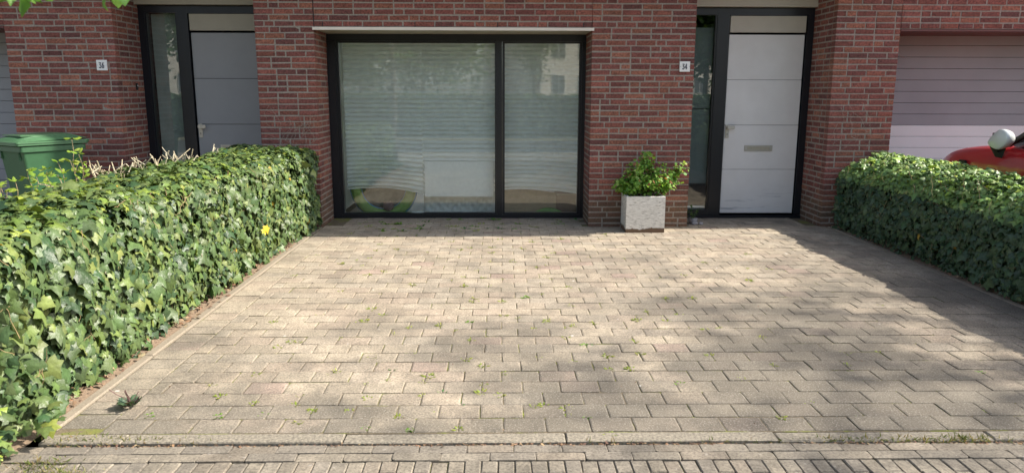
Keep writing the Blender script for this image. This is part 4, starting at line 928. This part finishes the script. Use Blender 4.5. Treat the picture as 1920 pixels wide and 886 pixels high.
WEEDS = [(-1.73, 3.459, 1.25, 1), (-1.388, 3.443, 1.25, 1), (-1.262, 3.601, 1.0, 0), (-1.168, 3.472, 1.25, 1), (-0.939, 3.501, 1.0, 0), (-0.958, 4.003, 1.0, 0), (-0.695, 3.663, 1.0, 0), (-0.64, 3.305, 1.25, 1), (-0.429, 3.286, 1.25, 1), (-0.616, 4.066, 1.2, 2), (-0.307, 3.73, 1.2, 2), (-0.208, 3.577, 1.2, 2), (0.192, 5.587, 1.7, 1), (-0.216, 4.962, 1.25, 1), (-1.284, 4.556, 1.0, 0), (0.523, 5.364, 1.0, 0), (0.422, 3.424, 1.25, 1), (0.496, 4.872, 1.0, 0), (-1.27, 5.787, 1.0, 0), (-1.003, 4.944, 1.0, 0), (-0.689, 4.711, 1.0, 0), (-0.687, 5.195, 1.0, 0), (-0.549, 4.351, 1.0, 0), (-0.764, 4.278, 1.0, 0), (0.626, 4.054, 1.0, 0), (0.981, 3.842, 1.25, 1), (1.337, 3.901, 1.0, 0), (1.761, 3.41, 1.25, 1), (2.326, 4.325, 1.0, 0), (2.902, 6.103, 1.0, 0), (1.375, 3.402, 1.0, 0), (1.59, 3.572, 1.0, 0), (2.741, 3.992, 1.25, 1), (2.432, 3.466, 1.0, 0), (-0.153, 6.216, 1.0, 0), (-0.465, 8.161, 1.2, 2), (0.042, 8.768, 1.25, 1), (-0.273, 8.661, 1.25, 1), (0.135, 8.625, 1.2, 2), (-1.513, 8.772, 1.25, 1), (0.526, 4.488, 1.25, 1), (-1.379, 4.007, 1.0, 0), (-1.39, 4.455, 1.0, 0), (-1.285, 5.134, 1.0, 0), (-1.335, 4.556, 1.0, 0), (-0.098, 3.838, 1.0, 0), (0.558, 4.468, 1.2, 2), (-0.754, 3.499, 1.0, 0), (-0.973, 3.378, 1.0, 0), (-1.597, 3.914, 1.0, 0), (-0.198, 3.295, 1.0, 0), (0.513, 3.237, 1.0, 0), (0.166, 3.554, 1.0, 0), (-0.506, 3.434, 1.0, 0)]
def place_weed(x, y, s, kind, label='small green weed tuft growing in a driveway paving joint', group='weeds in the driveway joints', cat='weed'):
    o = bpy.data.objects.new('weed', random.choice(WM[kind])); COL.objects.link(o); o.location = (x, y, -.006); o.rotation_euler[2] = random.uniform(0, 6.28); o.scale = (s, s, s*random.uniform(.6, 1.1))
    tag(o, label, cat, group)
for (x, y, s, kd) in WEEDS: place_weed(x, y, s*(1.0 if kd == 0 else .68), ('tuft', 'rosette', 'star')[kd])
rw = random.Random(5)
for i in range(190):   # further seedlings, most on the left half and middle of the drive
    yk = rw.randint(1, 36); x = rw.gauss(-.2, 1.0) if rw.random() < .8 else rw.uniform(-1.8, 3.5)
    if not -1.8 < x < 3.6: continue
    off = 0 if yk % 2 == 0 else L/2; x = round((x-off)/L)*L+off+.01; y = 3.262+yk*P_+(rw.choice([0, .03, .08, .12]))
    place_weed(x+rw.uniform(-.01, .01), y, rw.uniform(.6, 1.4), 'tuft')
for i in range(46):    # weeds in the shade at the foot of the window
    x = rw.uniform(-1.75, 1.0); yk = rw.randint(33, 38); place_weed(x, 3.262+yk*P_+rw.uniform(-.003, .02), rw.uniform(.9, 2.0), rw.choice(['rosette', 'tuft', 'star']), 'green weed in the shaded joints along the foot of the window', 'weeds along the window foot')
# grey purple rosette at near left
t = empty('rosette_weed', (-1.86, 3.55, 0)); tag(t, 'dark grey green rosette weed near the front left corner of the driveway', 'weed')
k = 34; an = rng.uniform(0, 2*pi, k); d = np.stack([np.cos(an), np.sin(an), rng.uniform(.15, 1.1, k)], 1)
leaf_object('foliage', [leaf_arrays(d*np.array([.03, .03, .02])*rng.uniform(.2, 1, (k, 1))+np.array([0, 0, .01]), np.stack([-d[:, 0], -d[:, 1], np.ones(k)], 1), d, rng.uniform(.035, .055, k), palette(k, [(.09, .15, .085), (.07, .13, .08), (.12, .08, .075)], [3, 2, 1]), OVAL*np.array([1.2, 1, 1], np.float32), OVAL_F, 1.2)], M['leaf'], t)
b = MB()
for i in range(5): b.tube(curve((0, 0, .02), (random.gauss(0, .03), random.gauss(0, .03), random.uniform(.07, .11)), 0, 3, .003), .0022, 4, (.16, .09, .08))
b.build('stalk', M['stem'], t)
# grass patches and litter along the kerb (uncountable)
def blades(name, spots, label, cols, ln=(.012, .038)):
    V = []; n0 = 0; arr = []
    for (x, y, sx_, sy_, n) in spots:
        P = np.stack([rng.normal(x, sx_, n), rng.normal(y, sy_, n), np.full(n, -.012)], 1); d = np.stack([rng.normal(0, .8, n), rng.normal(0, .6, n), rng.uniform(.25, 1.1, n)], 1)
        arr.append(leaf_arrays(P, np.cross(d, rng.normal(0, 1, (n, 3))), d, rng.uniform(*ln, n), palette(n, cols, [1]*len(cols)), QUAD*np.array([.22, 1, 1], np.float32), QUAD_F, 1))
    o = leaf_object(name, arr, M['leaf']); tag(o, label, 'grass', None, 'stuff')
GC = [(.16, .19, .05), (.22, .21, .07), (.30, .23, .11), (.12, .16, .04)]
blades('grass', [(-1.95, 3.2, .06, .03, 200), (-1.78, 3.2, .06, .018, 150), (-1.58, 3.195, .07, .014, 90), (-1.97, 2.98, .06, .03, 130), (-1.85, 2.9, .09, .03, 190), (-1.35, 3.18, .05, .012, 30)], 'short dry grass and moss at the left end of the kerb', GC)
blades('grass', [(1.72, 3.175, .09, .012, 110), (1.95, 3.17, .10, .012, 150), (2.15, 3.175, .06, .018, 170), (1.5, 3.175, .06, .010, 60), (2.5, 3.165, .2, .006, 60), (.9, 3.165, .4, .006, 60)], 'patchy dry grass over the right part of the kerb', GC)
n = 900; xs = rng.uniform(-2.05, 3.8, n); P = np.stack([xs, 3.156+rng.normal(0, .006, n), np.full(n, -.012)], 1)
n2 = 420; P2 = np.stack([rng.choice([-2.17, -2.2, -2.24], n2)+rng.normal(0, .03, n2), rng.uniform(3.3, 8.6, n2), np.full(n2, .02)], 1)
n3 = 160; P3 = np.stack([rng.uniform(-2, 3.6, n3), rng.uniform(3.0, 8.5, n3), np.full(n3, .001)], 1)
n4 = 260; P4 = np.stack([rng.normal(3.97, .04, n4), rng.uniform(3.3, 8.6, n4), np.full(n4, .02)], 1)
P = np.concatenate([P, P2, P3, P4]); n = len(P)
o = leaf_object('leaf_litter', [leaf_arrays(P, rng.normal(0, .35, (n, 3))+np.array([0, 0, 1]), rng.normal(0, 1, (n, 3))*np.array([1, 1, .1]), np.concatenate([rng.uniform(.006, .022, 900), rng.uniform(.015, .045, n2), rng.uniform(.006, .014, n3), rng.uniform(.015, .04, n4)]), palette(n, [(.20, .11, .06), (.26, .17, .10), (.14, .08, .05), (.30, .22, .13)], [2, 2, 2, 1]), OVAL, OVAL_F, 1)], M['litter'])
tag(o, 'brown dry leaf litter along the kerb and under the hedges', 'leaf litter', None, 'stuff')

# ================================================================== TREES AND BUILDINGS ACROSS THE STREET (seen in the glass)
def tree_mesh(h, crown_r, crown_z, n, seed, leafs=.22):
    random.seed(seed); tr = MB(); limbs = []
    c = curve((0, 0, 0), (random.gauss(0, .15), random.gauss(0, .15), h*.8), 0, 8, .04); tr.tube(c, [.14-.013*i for i in range(len(c))], 8, (.11, .09, .07))
    for i in range(14):
        p = c[random.randint(3, 8)]; a = random.uniform(0, 2*pi); e = Vector((cos(a)*crown_r*.8, sin(a)*crown_r*.8, crown_z+random.uniform(-.5, .8)*crown_r)); q = curve(p, e, .15, 5, .08); tr.tube(q, [.05, .04, .032, .024, .016, .01], 5, (.11, .09, .07)); limbs += q[1:]
    cl = np.array([list(l) for l in limbs]); ci = rng.integers(0, len(cl), n); P = cl[ci]+rng.normal(0, crown_r*.2, (n, 3))
    return tr, (P, n, leafs)
def make_tree(name, loc, label, seed, h, cr, cz, n, group='trees across the street', leafs=.22, cols=((.06, .12, .03), (.09, .16, .04), (.04, .09, .025))):
    t = empty(name, loc); tag(t, label, 'tree', group); tr, (P, n, ls) = tree_mesh(h, cr, cz, n, seed, leafs)
    tr.build('trunk', M['stem'], t, True)
    leaf_object('crown', [leaf_arrays(P, rng.normal(0, .6, (n, 3))+np.array([0, 0, .7]), rng.normal(0, 1, (n, 3)), rng.uniform(ls*.6, ls*1.2, n), palette(n, list(cols), [1]*len(cols)), QUAD*np.array([1.3, 1, 1], np.float32), QUAD_F, 1)], M['leaf'], t); return t
T0 = make_tree('street_tree', (1.45, -13, -.1), 'small tree across the street mirrored in the narrow right pane', 3, 5.4, 1.15, 3.9, 1500, leafs=.15)
T1 = make_tree('street_tree', (-3.4, -15, -.1), 'broad dense tree across the street mirrored in the left pane', 4, 7.5, 3.0, 3.9, 9000, leafs=.26)
for i, (x, y, s, lb) in enumerate([(-9.5, -17, 1.1, 'broad tree across the street, left of the mirrored one'), (-16, -15, 1.0, 'broad tree across the street at its far left'), (-8.0, -25, .95, 'broad tree standing behind the others across the street'), (9.9, -18, 1.15, 'broad tree across the street far to the right')]):
    c = copy_tree(T1); c.location = (x, y, -.1); c.rotation_euler[2] = 1.1*i+.5; c.scale = (s,)*3; c['label'] = lb
make_tree('shade_tree', (15.6, 3.7, -.1), 'tall street tree off to the right casting soft shade on the driveway', 8, 15, 2.6, 12.0, 1500, leafs=.16)
def far_building(x0, x1, y0, h, label, rz=0):
    t = empty('apartment_building', ((x0+x1)/2, y0, -.1), rz); tag(t, label, 'building')
    hw_ = (x1-x0)/2; bevelled('wall', -hw_, hw_, -10, 0, 0, h, M['pale_render'], t, .05); bevelled('roof', -hw_-.3, hw_+.3, -10.3, .3, h+.01, h+.35, M['black'], t, .03)
    x = -hw_+1.2
    while x < hw_-1.2:
        z = 1.6
        while z < h-1.2:
            fo = bevelled('window', x-.05, x+1.25, .005, .05, z-.05, z+1.45, M['white_enamel'], t, .01); b = MB(); b.box(x, x+.57, .052, .06, z, z+1.4); b.box(x+.63, x+1.2, .052, .06, z, z+1.4); b.build('pane', M['bglass'], fo); z += 2.8
        x += 2.7
far_building(1.0, 35, -53, 14, 'pale apartment building across the street mirrored in the right pane', R(-30))
far_building(-44, -19, -44, 12, 'pale apartment building across the street mirrored in the sidelight of number 36', R(-28))
# clipped hedge across the road
t = empty('street_hedge', (0, -9.5, -.1)); tag(t, 'long clipped hedge on the far side of the road', 'hedge')
n = 16000; x = rng.uniform(-26, 26, n); top = rng.random(n) < .4; z = np.where(top, 1.5+rng.normal(0, .04, n), rng.uniform(.05, 1.5, n)); y = np.where(top, rng.uniform(-.4, .4, n), .42+rng.normal(0, .03, n))
leaf_object('foliage', [leaf_arrays(np.stack([x, y, z], 1), np.stack([rng.normal(0, .4, n), np.where(top, 0, 1.)+rng.normal(0, .3, n), np.where(top, 1., .4)], 1), rng.normal(0, 1, (n, 3)), rng.uniform(.1, .2, n), palette(n, [(.05, .11, .03), (.08, .15, .04)], [1, 1]), QUAD*np.array([1.6, 1, 1], np.float32), QUAD_F, 1)], M['leaf'], t)
b = MB(); b.box(-26, 26, -.38, .38, 0, 1.44); b.build('inner_growth', M['core'], t)
# young tree beside the camera whose lowest twigs hang into the top left of view
t = empty('overhanging_tree', (-2.5, .9, -.01)); tag(t, 'tree whose blurred green leaf tips hang in at the top left corner', 'tree')
random.seed(21); tr = MB(); c0 = curve((0, 0, 0), (.05, .1, 4.2), 0, 8, .02); tr.tube(c0, [.075-.006*i for i in range(9)], 8, (.13, .11, .09))
LPt = []; Tt = []
ends = [(1.42, .80, 1.80), (1.56, .82, 1.795), (1.34, .78, 1.80), (1.48, .76, 1.79), (1.50, .86, 1.81), (1.64, .80, 1.805), (1.38, .84, 1.79), (.5, .5, 2.3), (-.9, .4, 2.9), (.9, -.9, 3.0), (-.6, -.9, 3.1), (.6, .9, 3.4), (-.7, .9, 3.6), (.3, -.5, 4.3), (-.4, .3, 4.5), (.6, .3, 4.1)]
for e in ends:
    src = c0[4] if e[2] < 2.5 else c0[random.randint(5, 8)]; q = curve(src, e, .18, 8, .012); tr.tube(q, [.016-.0016*i for i in range(9)], 5, (.13, .11, .08))
    for i in range(3, 9):
        for k in range(6 if e[2] < 2.2 else 22):
            LPt.append(q[i]+Vector((random.gauss(0, .025 if e[2] < 2.2 else .12), random.gauss(0, .025 if e[2] < 2.2 else .12), abs(random.gauss(0, .02))))); Tt.append(Vector((random.gauss(0, .5), random.gauss(0, .5), -.8)))
tr.build('trunk', M['stem'], t, True); n = len(LPt)
leaf_object('crown', [leaf_arrays(np.array(LPt), rng.normal(0, .5, (n, 3))+np.array([.2, -.6, .3]), np.array(Tt), rng.uniform(.034, .06, n), palette(n, [(.10, .22, .03), (.07, .17, .03), (.15, .27, .05)], [1, 1, 1]), OVAL, OVAL_F, 1.1)], M['leaf'], t)
